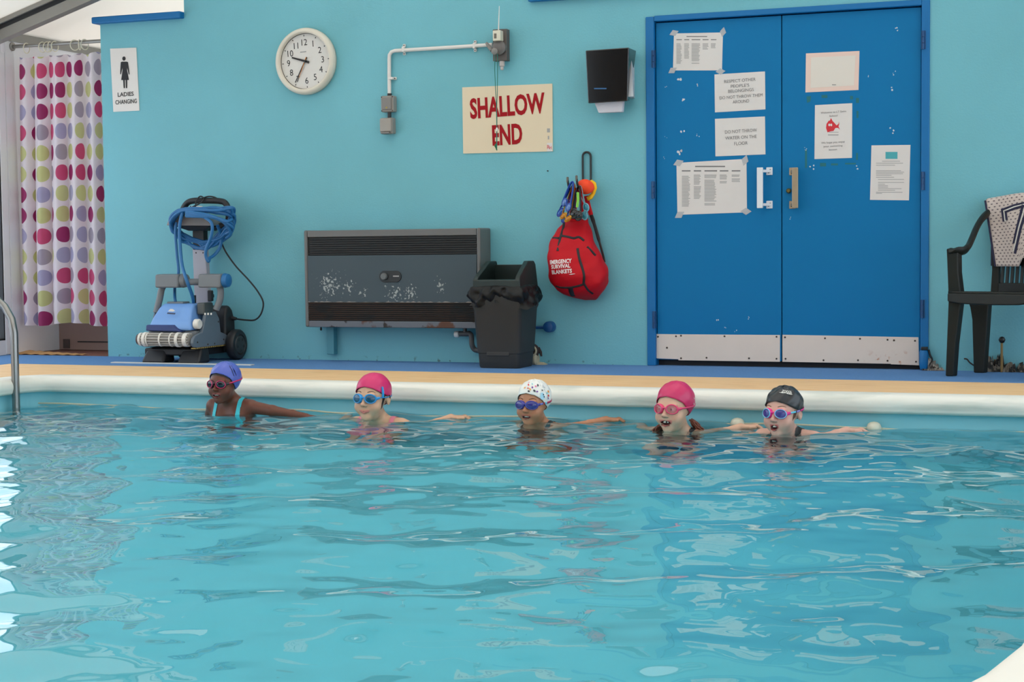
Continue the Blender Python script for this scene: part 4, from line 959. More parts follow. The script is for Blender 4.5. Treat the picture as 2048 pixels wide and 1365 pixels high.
# ================================================================== ladder
m_tube = mat('dull_stainless_tube', (150, 148, 146), .28, .95, var=.05, vscale=12)
lx, ly = -5.74, -1.80
ld = thing('pool_ladder', 'stainless steel pool ladder with curved handrails at the pool corner', 'ladder', (lx, ly - .25, POOL_FLOOR + .3))
for y in (ly, ly - .5):
    pts = [(lx, y, -.75), (lx, y, -.1), (lx, y, .26)] + [(lx - .30 + .30 * math.cos(t), y, .26 + .24 * math.sin(t)) for t in [PI * k / 10 for k in range(1, 10)]] + [(lx - .6, y, .26), (lx - .6, y, 0.0)]
    MB().tube(pts, .0215, 16).build('handrail', m_tube, ld, smooth=True)
    MB().lathe([(.045, 0), (.045, .008), (.03, .014)], T(lx - .6, y, 0), 18).build('floor_flange', m_tube, ld, smooth=True)
for z in (-.32, -.55, -.72):
    MB().box((lx, ly - .25, z), (.08, .5, .02)).build('step', m_white, ld, bevel=.006)
# ================================================================== pool cleaning robot on its caddy
m_gry = mat('mid_grey_plastic', (112, 116, 120), .45, var=.04); m_lgry = mat('pale_grey_column', (168, 164, 172), .4, .1, var=.03)
m_blk = mat('black_caddy_plastic', (28, 28, 32), .5, var=.06); m_rblue = mat('cornflower_blue_shell', (112, 158, 220), .35, var=.03, coat=.2)
m_navy = mat('navy_blue_shell', (26, 48, 108), .4); m_cable = mat('blue_float_cable', (34, 104, 160), .45, var=.05); m_wht = mat('off_white_plastic', (224, 220, 212), .45)
RX0, RX1 = -5.835, -5.445
cad = thing('robot_caddy', 'black and grey wheeled caddy carrying the pool robot by the wall', 'trolley', (-5.62, -.24, 0))
# base frame with front feet
MB().box2((RX0 + .04, -.46, .045), (RX1 + .03, -.06, .092)).build('base', m_blk, cad, bevel=.012)
for xa, xb in ((RX0 + .035, RX0 + .205), (RX0 + .295, RX1 + .07)):
    q = MB(); y0, y1 = -.50, -.36
    q.hexa([(xa, y0, .0), (xb, y0, .0), (xb, y1, .0), (xa, y1, .0), (xa + .025, y0 + .05, .098), (xb - .01, y0 + .05, .098), (xb - .01, y1, .098), (xa + .025, y1, .098)])
    q.build('front_foot', m_blk, cad, bevel=.018, seg=3)
# curved rear shell between column and wheel
q = MB(); side = [(-.145, .05), (-.02, .05), (-.015, .16), (-.02, .25), (-.05, .32), (-.085, .35), (-.125, .34), (-.145, .28)]
for xo in (RX1 + .0,):
    vs = [(RX1 - .09, y, z) for y, z in side] + [(RX1 + .052, y, z) for y, z in side]; n8 = len(side)
    q.add(vs, [tuple(range(n8)), tuple(range(2 * n8 - 1, n8 - 1, -1))] + [(i, (i + 1) % n8, (i + 1) % n8 + n8, i + n8) for i in range(n8)])
q.build('rear_shell', m_blk, cad, bevel=.02, seg=3)
for x in (RX1 + .105, RX0 + .12):
    M = T(x, -.105, .098) @ Matrix.Rotation(PI / 2, 4, 'Y')
    w_ = MB().lathe([(.03, -.028), (.088, -.028), (.097, -.018), (.098, .0), (.097, .018), (.088, .028), (.066, .030), (.062, .024), (.03, .024)], M, 32).build('wheel', m_blk, cad, smooth=True)
    MB().lathe([(.060, .024), (.056, .030), (.02, .033), (.001, .033)], M, 24).build('hub', mat('dark_grey_hub', (44, 46, 48), .45), w_, smooth=True)
    for k in range(5):
        a = 2 * PI * k / 5; MB().lathe([(.011, .0325), (.009, .034)], M @ T(.038 * math.cos(a), .038 * math.sin(a), 0), 8).build('hub_hole', m_dark, w_)
# column, leaning a touch
cb, ct = wp(408, 640, -.11), wp(401, 500, -.11)
hw = .047
def col(a, b_, w0, w1, d, nm, m, par=cad, bev=.006):
    return MB().hexa([(a.x - w0, a.y - d, a.z), (a.x + w0, a.y - d, a.z), (a.x + w0, a.y + d, a.z), (a.x - w0, a.y + d, a.z), (b_.x - w1, b_.y - d, b_.z), (b_.x + w1, b_.y - d, b_.z), (b_.x + w1, b_.y + d, b_.z), (b_.x - w1, b_.y + d, b_.z)]).build(nm, m, par, bevel=bev)
clm = col(wp(411, 690, -.11), wp(401, 497, -.11), .055, .048, .022, 'column', m_lgry)
for x in (392, 406): MB().lathe([(.005, 0), (.004, .002)], out(wp(x, 506, -.1325)), 8).build('screw', m_screw, clm)
col(wp(401, 500, -.11), wp(400, 452, -.11), .042, .042, .026, 'neck', m_blk)
MB().box((wp(414, 592, -.09).x, -.10, wp(414, 592, -.09).z), (.11, .02, .022)).build('cross_peg', m_blk, cad, bevel=.004)
MB().box((wp(421, 592, -.13).x, -.13, wp(421, 592, -.13).z), (.03, .03, .07)).build('clamp', m_blk, cad, bevel=.006)
# tray and handle
a, b_ = wp(337, 433, -.22), wp(420, 450, -.22)
MB().hexa([(a.x, -.25, b_.z), (b_.x + .03, -.25, b_.z - .006), (b_.x + .03, -.04, b_.z - .006), (a.x, -.04, b_.z), (a.x + .02, -.24, a.z), (b_.x - .03, -.24, a.z - .002), (b_.x - .03, -.05, a.z - .002), (a.x + .02, -.05, a.z)]).build('tray', mat('warm_grey_tray', (140, 132, 130), .45), cad, bevel=.006)
MB().hexa([(wp(380, 462, -.18).x, -.2, wp(380, 462, -.18).z), (wp(412, 462, -.18).x, -.2, wp(380, 462, -.18).z), (wp(412, 462, -.18).x, -.05, wp(380, 462, -.18).z), (wp(380, 462, -.18).x, -.05, wp(380, 462, -.18).z), (a.x + .03, -.23, b_.z), (b_.x + .02, -.23, b_.z), (b_.x + .02, -.05, b_.z), (a.x + .03, -.05, b_.z)]).build('tray_support', m_blk, cad, bevel=.006)
MB().tube(catmull([wp(362, 440, -.13), wp(366, 420, -.13), wp(374, 407, -.13), wp(386, 402, -.13), wp(412, 401.5, -.13), wp(440, 402.5, -.13), wp(451, 407, -.13), wp(456, 420, -.13), wp(456, 442, -.13), wp(440, 452, -.13), wp(410, 456, -.12)], 6), .0195, 12).build('handle', m_blk, cad, smooth=True)
q = MB().box((wp(392, 418, -.17).x, -.165, wp(392, 420, -.17).z), (.085, .05, .05)); sock = q.build('power_block', m_wht, cad, bevel=.014, seg=3)
for x, y in ((380, 412), (386, 416), (383, 420), (389, 410)): quads([(x, y, x + 2.5, y + 3)], -.1905).build('socket_hole', m_black, sock)
pc = catmull([wp(443, 486, -.06), wp(452, 505, -.06), wp(472, 533, -.05), wp(497, 560, -.05), wp(516, 584, -.05), wp(526.5, 606, -.06), wp(522, 628, -.06), wp(510, 640, -.06), wp(492, 640.5, -.06), wp(474, 638.5, -.06)], 8)
MB().tube(pc, .0055, 8).build('power_cord', m_blk, cad, smooth=True)
MB().tube(catmull([wp(392, 425, -.2), wp(392, 405, -.17), wp(400, 393, -.15), wp(408, 398, -.15), wp(398, 408, -.18), wp(376, 418, -.2)], 8), .0045, 8).build('power_cord', m_blk, cad, smooth=True)
MB().tube(catmull([wp(404, 397, -.15), wp(418, 393, -.14), wp(432, 396, -.12), wp(436, 402, -.11)], 8), .0045, 8).build('power_cord', m_blk, cad, smooth=True)
MB().tube(catmull([wp(458, 414, -.13), wp(467, 424, -.12), wp(469, 436, -.12), wp(462, 444, -.12)], 8), .006, 8).build('power_cord', m_blk, cad, smooth=True)
MB().tube([wp(473, 638, -.06), wp(464, 637, -.06)], [.009, .016], 10).build('plug', m_blk, cad)
structure(MB().box2((-5.98, -.555, 0.0005), (-4.98, -.51, .006)).build('floor_strip', mat('white_floor_strip', (214, 212, 206), .6))); o = bpy.data.objects['floor_strip']; del o['kind']; tag(o, 'thin white strip lying on the matting in front of the caddy', 'strip')

rb = thing('pool_robot', 'blue and grey pool cleaning robot with roller brush on its caddy', 'pool robot', (-5.64, -.27, .1))
# front roller
rz_, ry_ = .150, -.435; rl0, rl1 = RX0 - .005, RX1 - .02; L = rl1 - rl0
M = T(rl0, ry_, rz_) @ Matrix.Rotation(PI / 2, 4, 'Y')
rol = MB().lathe([(.030, 0.0), (.036, .004), (.036, L), (.03, L + .004)], M, 24).build('roller', mat('grey_roller_core', (120, 118, 114), .6), rb, smooth=True)
for k in range(14):
    a = 2 * PI * k / 14
    MB().box((0, 0, 0), (.006, .005, L * .96)).xf(M @ Matrix.Rotation(a, 4, 'Z') @ T(.0385, 0, L / 2)).build('brush_rib', mat('pale_brush_rib', (178, 174, 168), .6), rol)
for t_, w_, r_ in ((.02, .018, .042), (.10, .022, .046), (.17, .01, .044), (.42, .012, .044), (.62, .01, .044), (.73, .022, .046), (.87, .03, .043)):
    MB().lathe([(r_ - .006, L * t_), (r_, L * t_ + .002), (r_, L * t_ + w_ - .002), (r_ - .006, L * t_ + w_)], M, 24, cap=False).build('brush_ring', m_wht, rol, smooth=True)
MB().lathe([(.022, -.012), (.034, -.008), (.034, .0)], M, 20).build('end_cap', mat('dark_red_grey_cap', (88, 70, 74), .5), rol, smooth=True)
M2 = T(rl0 + .01, -.10, rz_) @ Matrix.Rotation(PI / 2, 4, 'Y')
MB().lathe([(.030, 0), (.04, .004), (.04, L - .02), (.03, L - .016)], M2, 24).build('rear_roller', mat('grey_roller_core', (120, 118, 114), .6), rb, smooth=True)
# chassis, shell
MB().box2((RX0 + .03, -.40, .11), (RX1 - .012, -.10, .205)).build('chassis', m_gry, rb, bevel=.012)
sh_ = [(-.425, .205), (-.425, .235), (-.40, .285), (-.355, .345), (-.32, .368), (-.22, .372), (-.16, .345), (-.12, .26), (-.11, .205)]
q = MB(); n9 = len(sh_)
def shx(z, s): return (RX0 + .045 + .05 * (z - .2) / .17) if s < 0 else (RX1 - .03 - .035 * (z - .2) / .17)
vs = [(shx(z, -1), y, z) for y, z in sh_] + [(shx(z, 1), y, z) for y, z in sh_]
q.add(vs, [tuple(range(n9)), tuple(range(2 * n9 - 1, n9 - 1, -1))] + [(i, (i + 1) % n9, (i + 1) % n9 + n9, i + n9) for i in range(n9)])
shell = q.build('shell', m_rblue, rb, bevel=.016, seg=3)
q = MB().hexa([(RX0 + .04, -.436, .203), (RX1 - .10, -.436, .199), (RX1 - .06, -.33, .199), (RX0 + .04, -.33, .203), (RX0 + .042, -.432, .240), (RX1 - .15, -.432, .240), (RX1 - .09, -.34, .25), (RX0 + .045, -.34, .240)])
q.build('front_vent', m_navy, shell, bevel=.006)
quads([[(336, 622), (341, 617), (346, 617.5), (350, 621), (346, 622.5), (341, 622)]], -.408).build('logo', m_wht, shell)
quads([[(335, 624), (351, 625), (350, 628), (334, 627)]], -.411).build('logo', mat('dark_logo_print', (60, 70, 100), .6), shell)
q = MB().box2((RX0 + .11, -.30, .365), (RX1 - .16, -.22, .380)); q.build('top_hatch', m_gry, shell, bevel=.006)
# side plate (tee shape)
def sideplate(x0, x1, nm):
    pl = [(-.470, .130), (-.455, .108), (-.42, .100), (-.09, .100), (-.065, .112), (-.055, .14), (-.07, .165), (-.14, .185), (-.155, .27), (-.19, .315), (-.31, .315), (-.335, .25), (-.36, .195), (-.44, .175), (-.465, .155)]
    q = MB(); k = len(pl); vs = [(x0, y, z) for y, z in pl] + [(x1, y, z) for y, z in pl]
    q.add(vs, [tuple(range(k)), tuple(range(2 * k - 1, k - 1, -1))] + [(i, (i + 1) % k, (i + 1) % k + k, i + k) for i in range(k)])
    return q.build(nm, mat('blue_grey_side_plate', (98, 110, 122), .45, var=.04), rb, bevel=.007)
sp_ = sideplate(RX1 - .012, RX1 + .012, 'side_plate'); sideplate(RX0 + .02, RX0 + .035, 'side_plate')
for y, z in ((-.42, .135), (-.11, .135), (-.30, .115), (-.22, .115), (-.17, .25)):
    MB().lathe([(.006, 0), (.005, .002)], T(RX1 + .012, y, z) @ Matrix.Rotation(PI / 2, 4, 'Y'), 8).build('screw', m_screw, sp_)
for k in range(16):
    MB().box((RX1 - .004, -.44 + .023 * k, .0975), (.03, .011, .008)).build('track_tooth', mat('ochre_track', (150, 128, 70), .7), rb)
MB().lathe([(.03, 0), (.032, .004), (.032, .03), (.026, .036)], T(RX1 - .03, -.375, .245) @ Matrix.Rotation(PI / 2, 4, 'Y'), 18).build('drive_pulley', m_wht, rb, smooth=True)
MB().box2((RX1 - .045, -.33, .30), (RX1 + .01, -.22, .375)).build('motor_block', mat('dark_grey_block', (74, 78, 78), .5), rb, bevel=.01)
for k in range(3): quads([(408 + 6 * k, 625, 411 + 6 * k, 629)], -.332).build('block_mark', m_wht, rb)
# lifting arch with two floats
za = wp(380, 565, -.27).z; xa_, xb_ = wp(322, 560, -.27).x, wp(440, 560, -.27).x
arch = MB().tube(catmull([(xa_ - .02, -.30, .31), (xa_ - .005, -.28, za - .10), (xa_ + .01, -.27, za - .03), (xa_ + .06, -.27, za), ((xa_ + xb_) / 2, -.27, za + .004), (xb_ - .05, -.27, za), (xb_ - .005, -.27, za - .03), (xb_ - .005, -.27, za - .10), (xb_ - .03, -.28, .33)], 6), .021, 12, flat=(1, 1)).build('arch', m_gry, rb, smooth=True)
for x0, x1 in ((317, 363), (402, 446)):
    a, b_ = wp(x0, 561, -.29), wp(x1, 561, -.29); z = wp(380, 561, -.29).z
    fl_ = MB().hexa([(a.x, -.335, z - .044), (b_.x, -.335, z - .044), (b_.x, -.225, z - .044), (a.x, -.225, z - .044), (a.x, -.33, z + .040), (b_.x, -.33, z + .040), (b_.x, -.23, z + .042), (a.x, -.23, z + .042)]).build('float', m_gry, rb, bevel=.012, seg=3)
    MB().lathe([(.042, 0), (.046, .01), (.040, .035), (.02, .045), (.001, .046)], T(b_.x - .004, -.28, z) @ Matrix.Rotation(PI / 2, 4, 'Y'), 18).build('end_cap', m_cable if x0 > 350 else m_gry, fl_, smooth=True)
# blue cable: hanging runs and the coil looped over the tray
rr = random.Random(21)
cb_ = MB()
cb_.tube(catmull([wp(387, 608, -.25), wp(384, 590, -.30), wp(373, 560, -.35), wp(364, 530, -.30), wp(360, 490, -.28), wp(359, 455, -.28), wp(364, 430, -.27), wp(372, 418, -.22)], 8), .0105, 10)
o = cb_.build('cable', m_cable, rb, smooth=True)
MB().tube(catmull([wp(354, 609, -.26), wp(350, 598, -.27), wp(350, 570, -.2), wp(357, 545, -.2), wp(354, 510, -.2), wp(351, 470, -.2), wp(352, 445, -.2)], 8), .0095, 10).build('cable', m_cable, rb, smooth=True)
MB().tube([wp(388, 608, -.25), wp(388, 590, -.25)], .012, 10).build('cable_sleeve', m_blk, rb)
def cl(pts, r=.0098): MB().tube(catmull(pts, 7, closed=True), r, 8, closed=True).build('cable_loop', m_cable, rb, smooth=True)
for k in range(9):
    j = lambda s: rr.uniform(-s, s)
    d = .02 * k
    cl([wp(344 + j(4), 440 + j(6), -.25 + d), wp(360 + j(4), 424 + j(4), -.27 + d), wp(395 + j(6), 419 + j(4), -.28 + d), wp(430 + j(6), 422 + j(6), -.27 + d), wp(462 + j(6), 424 + j(9), -.22 + d), wp(462 + j(6), 446 + j(10), -.16 + d), wp(446 + j(8), 474 + j(12), -.12 + d * .5), wp(420 + j(8), 492 + j(10), -.06), wp(392 + j(6), 488 + j(10), -.05), wp(362 + j(6), 474 + j(10), -.07), wp(346 + j(3), 458 + j(6), -.14)])
for k in range(4):
    j = lambda s: rr.uniform(-s, s)
    MB().tube(catmull([wp(372, 424 + 3 * k, -.28), wp(402 + j(4), 428 + 2 * k, -.30), wp(425 + j(6), 436 + j(4), -.29), wp(445 + j(6), 442 + j(4), -.26), wp(463 + j(3), 440 + 9 * k, -.2), wp(452 + j(5), 450 + 9 * k, -.16)], 7), .0098, 8).build('cable', m_cable, rb, smooth=True)
MB().tube(catmull([wp(405, 434, -.29), wp(420, 444, -.3), wp(424, 458, -.3), wp(420, 478, -.29), wp(412, 498, -.28), wp(411, 512, -.27), wp(416, 523, -.26), wp(419, 515, -.22)], 7), .0098, 8).build('cable', m_cable, rb, smooth=True)
MB().tube(catmull([wp(418, 517, -.15), wp(430, 508, -.1), wp(440, 492, -.08), wp(441, 470, -.1), wp(434, 452, -.15)], 7), .0105, 8).build('cable', m_cable, rb, smooth=True)

rb.location += Vector((.056, -.088, .0))
# ================================================================== plastic armchair, turned a little towards the pool
m_chair = mat('dark_green_black_resin', (26, 29, 26), .42, var=.05, vscale=5, spec=.3)
CYF, CYB = -.39, -.10
CN = Vector((.874, -.486, 0)); CFW = Vector((-.486, -.874, 0)); CC = -.337     # width axis, forward axis, middle plane
def CP(b, a, z): return CN * b + CFW * a + Vector((0, 0, z))
mid = CP(CC, .61, 0)
ch = thing('garden_armchair', 'dark plastic garden armchair standing right of the blue doors', 'chair', (mid.x, mid.y, 0))
zz = lambda x, y, Y: wp(x, y, Y)
def mirror(P): return [p + CN * (2 * (CC - p.dot(CN))) for p in P]
def solid_of(F, B, nm, bev=.006):
    k = len(F)
    return MB().add(list(F) + list(B), [tuple(range(k)), tuple(range(2 * k - 1, k - 1, -1))] + [(i, (i + 1) % k, (i + 1) % k + k, i + k) for i in range(k)]).build(nm, m_chair, ch, bevel=bev)
def leg(poly, Y, d0, d1, nm):
    P = [zz(x, y, Y) for x, y in poly]; F = [p + CFW * d0 for p in P]; B = [p - CFW * d1 for p in P]
    for Q in (F, B):
        for p in Q: p.z = max(p.z, 0.0)
    solid_of(F, B, nm); solid_of(mirror(F), mirror(B), nm)
leg([(1893, 753.5), (1908.5, 753.5), (1913, 690), (1919, 640), (1923, 606), (1923, 584), (1918.5, 545), (1918, 505), (1915, 497), (1895, 497.5), (1896, 520), (1899, 600)], CYF, .012, .03, 'front_leg')
leg([(1951, 746.5), (1971.5, 746.5), (1976, 680), (1981, 604), (1940, 604), (1944, 615), (1948, 640)], CYB - .02, .02, .02, 'rear_leg')
sz1, sz0 = zz(1930, 586, CYF).z, zz(1930, 608, CYF).z
bL, bR = CC - .245, CC + .245
q = MB()
q.grid(lambda u, v: CP(bL + (bR - bL) * u, .80 - .39 * v, sz1 + .004 - .02 * math.sin(PI * u) * math.sin(PI * min(1, v * 1.1)) - .012 * v), 16, 10); q.build('seat', m_chair, ch, smooth='all', solid=.012)
ap = [(bL, sz1), (bL, sz0 + .012), (bL + .07, sz0 + .002), (CC, sz0 - .002), (bR - .07, sz0 + .002), (bR, sz0 + .012), (bR, sz1)]
solid_of([CP(b, .81, z) for b, z in ap], [CP(b, .785, z) for b, z in ap], 'seat_apron', .008)
for s in (0, 1):
    P = [zz(1899, 502, CYF), zz(1912, 502.5, CYF), zz(1926, 502, CYF + .03), zz(1936, 494, CYF + .08), zz(1945, 475, CYF + .14), zz(1953, 456, CYF + .19), zz(1963, 439, CYF + .24), zz(1974, 428, CYF + .29)]
    if s: P = mirror(P)
    MB().tube(catmull(P, 5), [.024] * 12 + [.027] * 12 + [.027] * 12, 12, flat=(.62, 1.15), up=(-1 if not s else 1, 0, .5)).build('arm', m_chair, ch, smooth=True)
    P = [zz(1982, 600, CYB), zz(2000, 600, CYB), zz(2000, 540, CYB + .01), zz(2002, 450, CYB + .03), zz(2004, 405, CYB + .045), zz(1990, 404, CYB + .045), zz(1972, 416, CYB + .045), zz(1984, 450, CYB + .03), zz(1986, 540, CYB + .01)]
    if s: P = mirror(P)
    solid_of([p + CFW * .012 for p in P], [p - CFW * .012 for p in P], 'back_stile', .005)
a0 = zz(1999, 590, CYB); b0 = zz(1999, 566, CYB); tp = zz(2003, 404, CYB + .045)
bS, aS = a0.dot(CN), a0.dot(CFW); aT = tp.dot(CFW); zt2 = tp.z; bE = 2 * CC - bS
def bar(b0_, b1_, a_, d, z0_, z1_, nm, bev=.006): solid_of([CP(b0_, a_ + d, z0_), CP(b1_, a_ + d, z0_), CP(b1_, a_ + d, z1_), CP(b0_, a_ + d, z1_)], [CP(b0_, a_ - d, z0_), CP(b1_, a_ - d, z0_), CP(b1_, a_ - d, z1_), CP(b0_, a_ - d, z1_)], nm, bev)
bar(bS - .004, bE + .004, aS, .012, a0.z, b0.z, 'lower_rail')
bar(bS - .03, bE + .03, aT, .012, zt2 - .06, zt2, 'top_rail', .01)
for k in range(13):
    b = bS + (bE - bS) * (k + .5) / 13; w_ = .0075
    F = [CP(b - w_, aS + .005, b0.z - .004), CP(b + w_, aS + .005, b0.z - .004), CP(b + w_, aT + .005, zt2 - .05), CP(b - w_, aT + .005, zt2 - .05)]
    MB().add(F + [p - CFW * .01 for p in F], [(0, 1, 2, 3), (7, 6, 5, 4), (0, 4, 5, 1), (1, 5, 6, 2), (2, 6, 7, 3), (3, 7, 4, 0)]).build('back_slat', m_chair, ch)
# number jersey draped over the back
m_jer = bpy.data.materials.new('dotted_mesh_jersey'); m_jer.use_nodes = True; nt, n, b = nodes(m_jer)
uvn = n.new('ShaderNodeUVMap'); sep = n.new('ShaderNodeSeparateXYZ'); nt.links.new(uvn.outputs[0], sep.inputs[0])
gu = mth('MULTIPLY', sep.outputs[0], 20.0); gv = mth('MULTIPLY', sep.outputs[1], 42.0)
row = mth('FLOOR', gv); gu2 = mth('ADD', gu, mth('MULTIPLY', mth('MODULO', row, 2.0), .5))
fu = mth('SUBTRACT', mth('FRACT', gu2), .5); fv = mth('SUBTRACT', mth('FRACT', gv), .5)
dd = mth('SQRT', mth('ADD', mth('MULTIPLY', fu, fu), mth('MULTIPLY', fv, fv))); ins = mth('LESS_THAN', dd, .21)
mx = n.new('ShaderNodeMix'); mx.data_type = 'RGBA'; mx.inputs['A'].default_value = lin((202, 186, 178)); mx.inputs['B'].default_value = lin((104, 92, 96)); nt.links.new(ins, mx.inputs['Factor'])
mx2 = n.new('ShaderNodeMix'); mx2.data_type = 'RGBA'; mx2.inputs['B'].default_value = lin((40, 38, 62)); nt.links.new(mx.outputs['Result'], mx2.inputs['A']); nt.links.new(mth('GREATER_THAN', sep.outputs[1], .66), mx2.inputs['Factor'])
nt.links.new(mx2.outputs['Result'], b.inputs['Base Color']); b.inputs['Roughness'].default_value = .85
jy = thing('sports_jersey', 'grey dotted mesh jersey with navy number draped over the chair back', 'jersey', CP(CC, aT, zt2 - .4))
jt, jb = zz(1977, 410, CYB + .045).dot(CN), zz(1996, 532, CYB).dot(CN); jzf = zz(2005, 533, CYB).z; jzb = zz(1975, 532, -.03).z; jR = 2 * CC - jt
def jer(u, v):
    # v 0 front hem .. .55 - .65 over the top .. 1 back hem
    zt = zt2 + .008 + .026 * math.sin(PI * u); zf = jzf + (.045 * min(1, (u - .30) * 20) if u > .30 else 0)
    fold = .007 * math.sin(11 * u + 2 * v) + .004 * math.sin(23 * u - 3 * v)
    if v < .55:
        t = v / .55; b0_ = jb + (jt - jb) * t; return CP(b0_ + (jR - b0_) * u, aS + .028 + (aT - aS) * t - .006 * t - fold + .040 * (1 - u) ** 4 * t, zf + (zt - zf) * t)
    if v < .65:
        t = (v - .55) / .10; return CP(jt + (jR - jt) * u, aT + .022 * math.cos(PI * t) - fold * (1 - t) + .040 * (1 - u) ** 4 * (1 - t), zt + .012 * math.sin(PI * t))
    t = (v - .65) / .35; bq = jt - .05 * min(1, 3 * t); return CP(bq + (jR - bq) * u, aT - .022 - fold * .5 * (1 - t), zt + (jzb - zt) * t)
MB().grid(jer, 40, 60, uv=True).build('cloth', m_jer, jy, smooth='all', fix=False, solid=.004)
m_navyt = mat('navy_trim', (40, 38, 66), .8)
def onjer(u, v, off=.005): return Vector(jer(u, v)) + CFW * off
MB().tube([onjer(.0, v / 20 * .55, .0) + Vector((-.001, 0, 0)) for v in range(21)], .006, 6).build('edge_trim', m_navyt, jy, smooth=True)
def jpoly(uv, m, off, nm):
    MB().tube([onjer(u, v, off) for u, v in uv], .0055 if m is m_navyt else .003, 6, flat=(.4, 1.3), up=(0, -1, 0)).build(nm, m, jy, smooth=True)
seven = [(.16, .36), (.15, .455), (.30, .475), (.42, .48)]
jpoly(seven, m_navyt, .006, 'number'); jpoly([(.20, .37), (.195, .432), (.30, .45), (.40, .455)], m_navyt, .006, 'number'); jpoly([(.18, .36), (.173, .443), (.30, .463), (.41, .467)], m_wht, .007, 'number')
jpoly([(.46, .49), (.42, .40), (.36, .28), (.31, .18), (.27, .10)], m_navyt, .006, 'number'); jpoly([(.42, .48), (.39, .40), (.335, .28), (.285, .18), (.255, .12)], m_wht, .007, 'number'); jpoly([(.39, .47), (.36, .39), (.31, .28), (.265, .18)], m_navyt, .006, 'number')

# ================================================================== debris at the wall foot, door bolt, stop on a stick
p = wp(2004, 680, -.06)
dsx = thing('door_stop', 'small black ball on a brown stick standing under the chair', 'door stop', (p.x, -.06, 0))
MB().tube([(p.x, -.06, 0), (p.x - .001, -.06, p.z - .018)], [.007, .006], 8).build('stick', mat('ochre_wood_stick', (140, 112, 66), .7), dsx, smooth=True)
MB().lathe([(.001, -.019), (.012, -.015), (.0185, 0), (.012, .014), (.001, .018)], T(p.x, -.06, p.z), 16).build('ball', m_black, dsx, smooth='all')
p0, p1 = wp(1842, 693, -.02), wp(1853, 729, -.02)
bo = thing('door_bolt', 'short blue post with black cap at the foot of the door frame', 'post', ((p0.x + p1.x) / 2, -.035, 0))
MB().lathe([(.020, .0), (.024, .02), (.024, .09), (.018, .10)], T((p0.x + p1.x) / 2 + .002, -.04, .012), 10).build('post', m_blue, bo, smooth=True)
MB().box(((p0.x + p1.x) / 2 + .006, -.038, .122), (.036, .03, .018)).build('cap', m_black, bo, bevel=.004)
MB().tube(catmull([(p1.x + .012, -.03, .115), (p1.x + .02, -.03, .085), (p1.x + .03, -.03, .06), (p1.x + .018, -.03, .03), (p1.x + .008, -.03, .012)], 4), [.006] * 17, 6).build('seal', m_black, bo, smooth=True)
rr = random.Random(5)
def scraps(x0, x1, ymax, hts, n_, cols, name, label):
    q = [MB() for _ in cols]
    for k in range(n_):
        cx, cy = rr.uniform(x0, x1), rr.uniform(-ymax, -.006); L = rr.uniform(.02, .06); hgt = rr.uniform(.2, 1) * hts((cx - x0) / (x1 - x0))
        a = rr.uniform(0, PI); dx, dy = L * math.cos(a) / 2, L * math.sin(a) * .25
        z0 = rr.uniform(0.001, .02) * 0 + .001
        P = [(cx - dx, min(cy - dy, -.004), z0), (cx + dx, min(cy + dy, -.004), z0), (cx + dx * rr.uniform(.2, 1), min(-.004, cy + .01), z0 + hgt), (cx - dx * rr.uniform(.2, 1), min(-.004, cy), z0 + hgt * rr.uniform(.4, 1))]
        i = rr.randrange(len(cols)); q[i].add(P + [(x, y - .004, z) for x, y, z in P], [(0, 1, 2, 3), (7, 6, 5, 4), (0, 4, 5, 1), (1, 5, 6, 2), (2, 6, 7, 3), (3, 7, 4, 0)])
    big = MB()
    for s in q: big.add(s.v, s.f)
    m = mat('scrap_mix_' + name, cols[0], .9, var=.5, vscale=40); overlay(m, cols[1], 30, .5, .56, seed=2); overlay(m, cols[2], 44, .58, .62, seed=9)
    return tag(big.build(name, m), label, 'debris', kind='stuff')
xa, xb = wp(1972, 735).x, -.05
scraps(xa, xb, .06, lambda t: .10 if t < .12 else .055, 220, [(56, 54, 50), (132, 122, 108), (34, 32, 32)], 'leaf_litter', 'dark dry leaf litter piled along the wall under the chair')
scraps(wp(1856, 735).x, wp(1888, 735).x, .04, lambda t: .085 * (1 - t), 36, [(120, 112, 104), (176, 168, 156), (60, 54, 48)], 'plaster_crumbs', 'broken plaster crumbs by the foot of the door frame')
MB().tube(catmull([wp(1928, 718, -.02), wp(1934, 719, -.02), wp(1940, 726, -.02), wp(1952, 734, -.02)], 5), .004, 6).build('twig', m_rust, smooth=True); tag(bpy.data.objects['twig'], 'thin dry twig leaning on the wall behind the chair', 'twig')

# ================================================================== rope with floats along the pool wall
rp = thing('float_rope', 'white rope with two domed floats along the pool wall at the waterline', 'rope', (-3, POOL_Y1 - .03, WATER_Z))
m_rope = mat('cream_rope', (206, 200, 176), .7, bump=.3, bscale=200)
rr = random.Random(8)
pts = [(POOL_X0 + .02 + (POOL_X1 - POOL_X0 - .04) * k / 30, POOL_Y1 - .035 + rr.uniform(-.01, .01), WATER_Z + .001 + .007 * math.sin(k * .9) + rr.uniform(-.004, .004)) for k in range(31)]
MB().tube(catmull(pts, 4), .0045, 6).build('rope', m_rope, rp, smooth=True)
m_float = mat('cream_float', (220, 216, 196), .45)
for x, y in ((1475, 845), (1748, 853)):
    p = wp(x, y, POOL_Y1 - .035)
    MB().lathe([(.001, -.03), (.022, -.022), (.034, -.004), (.034, .006), (.028, .020), (.016, .028), (.001, .031)], T(p.x, p.y, WATER_Z + .003), 20).build('float', m_float, rp, smooth='all')
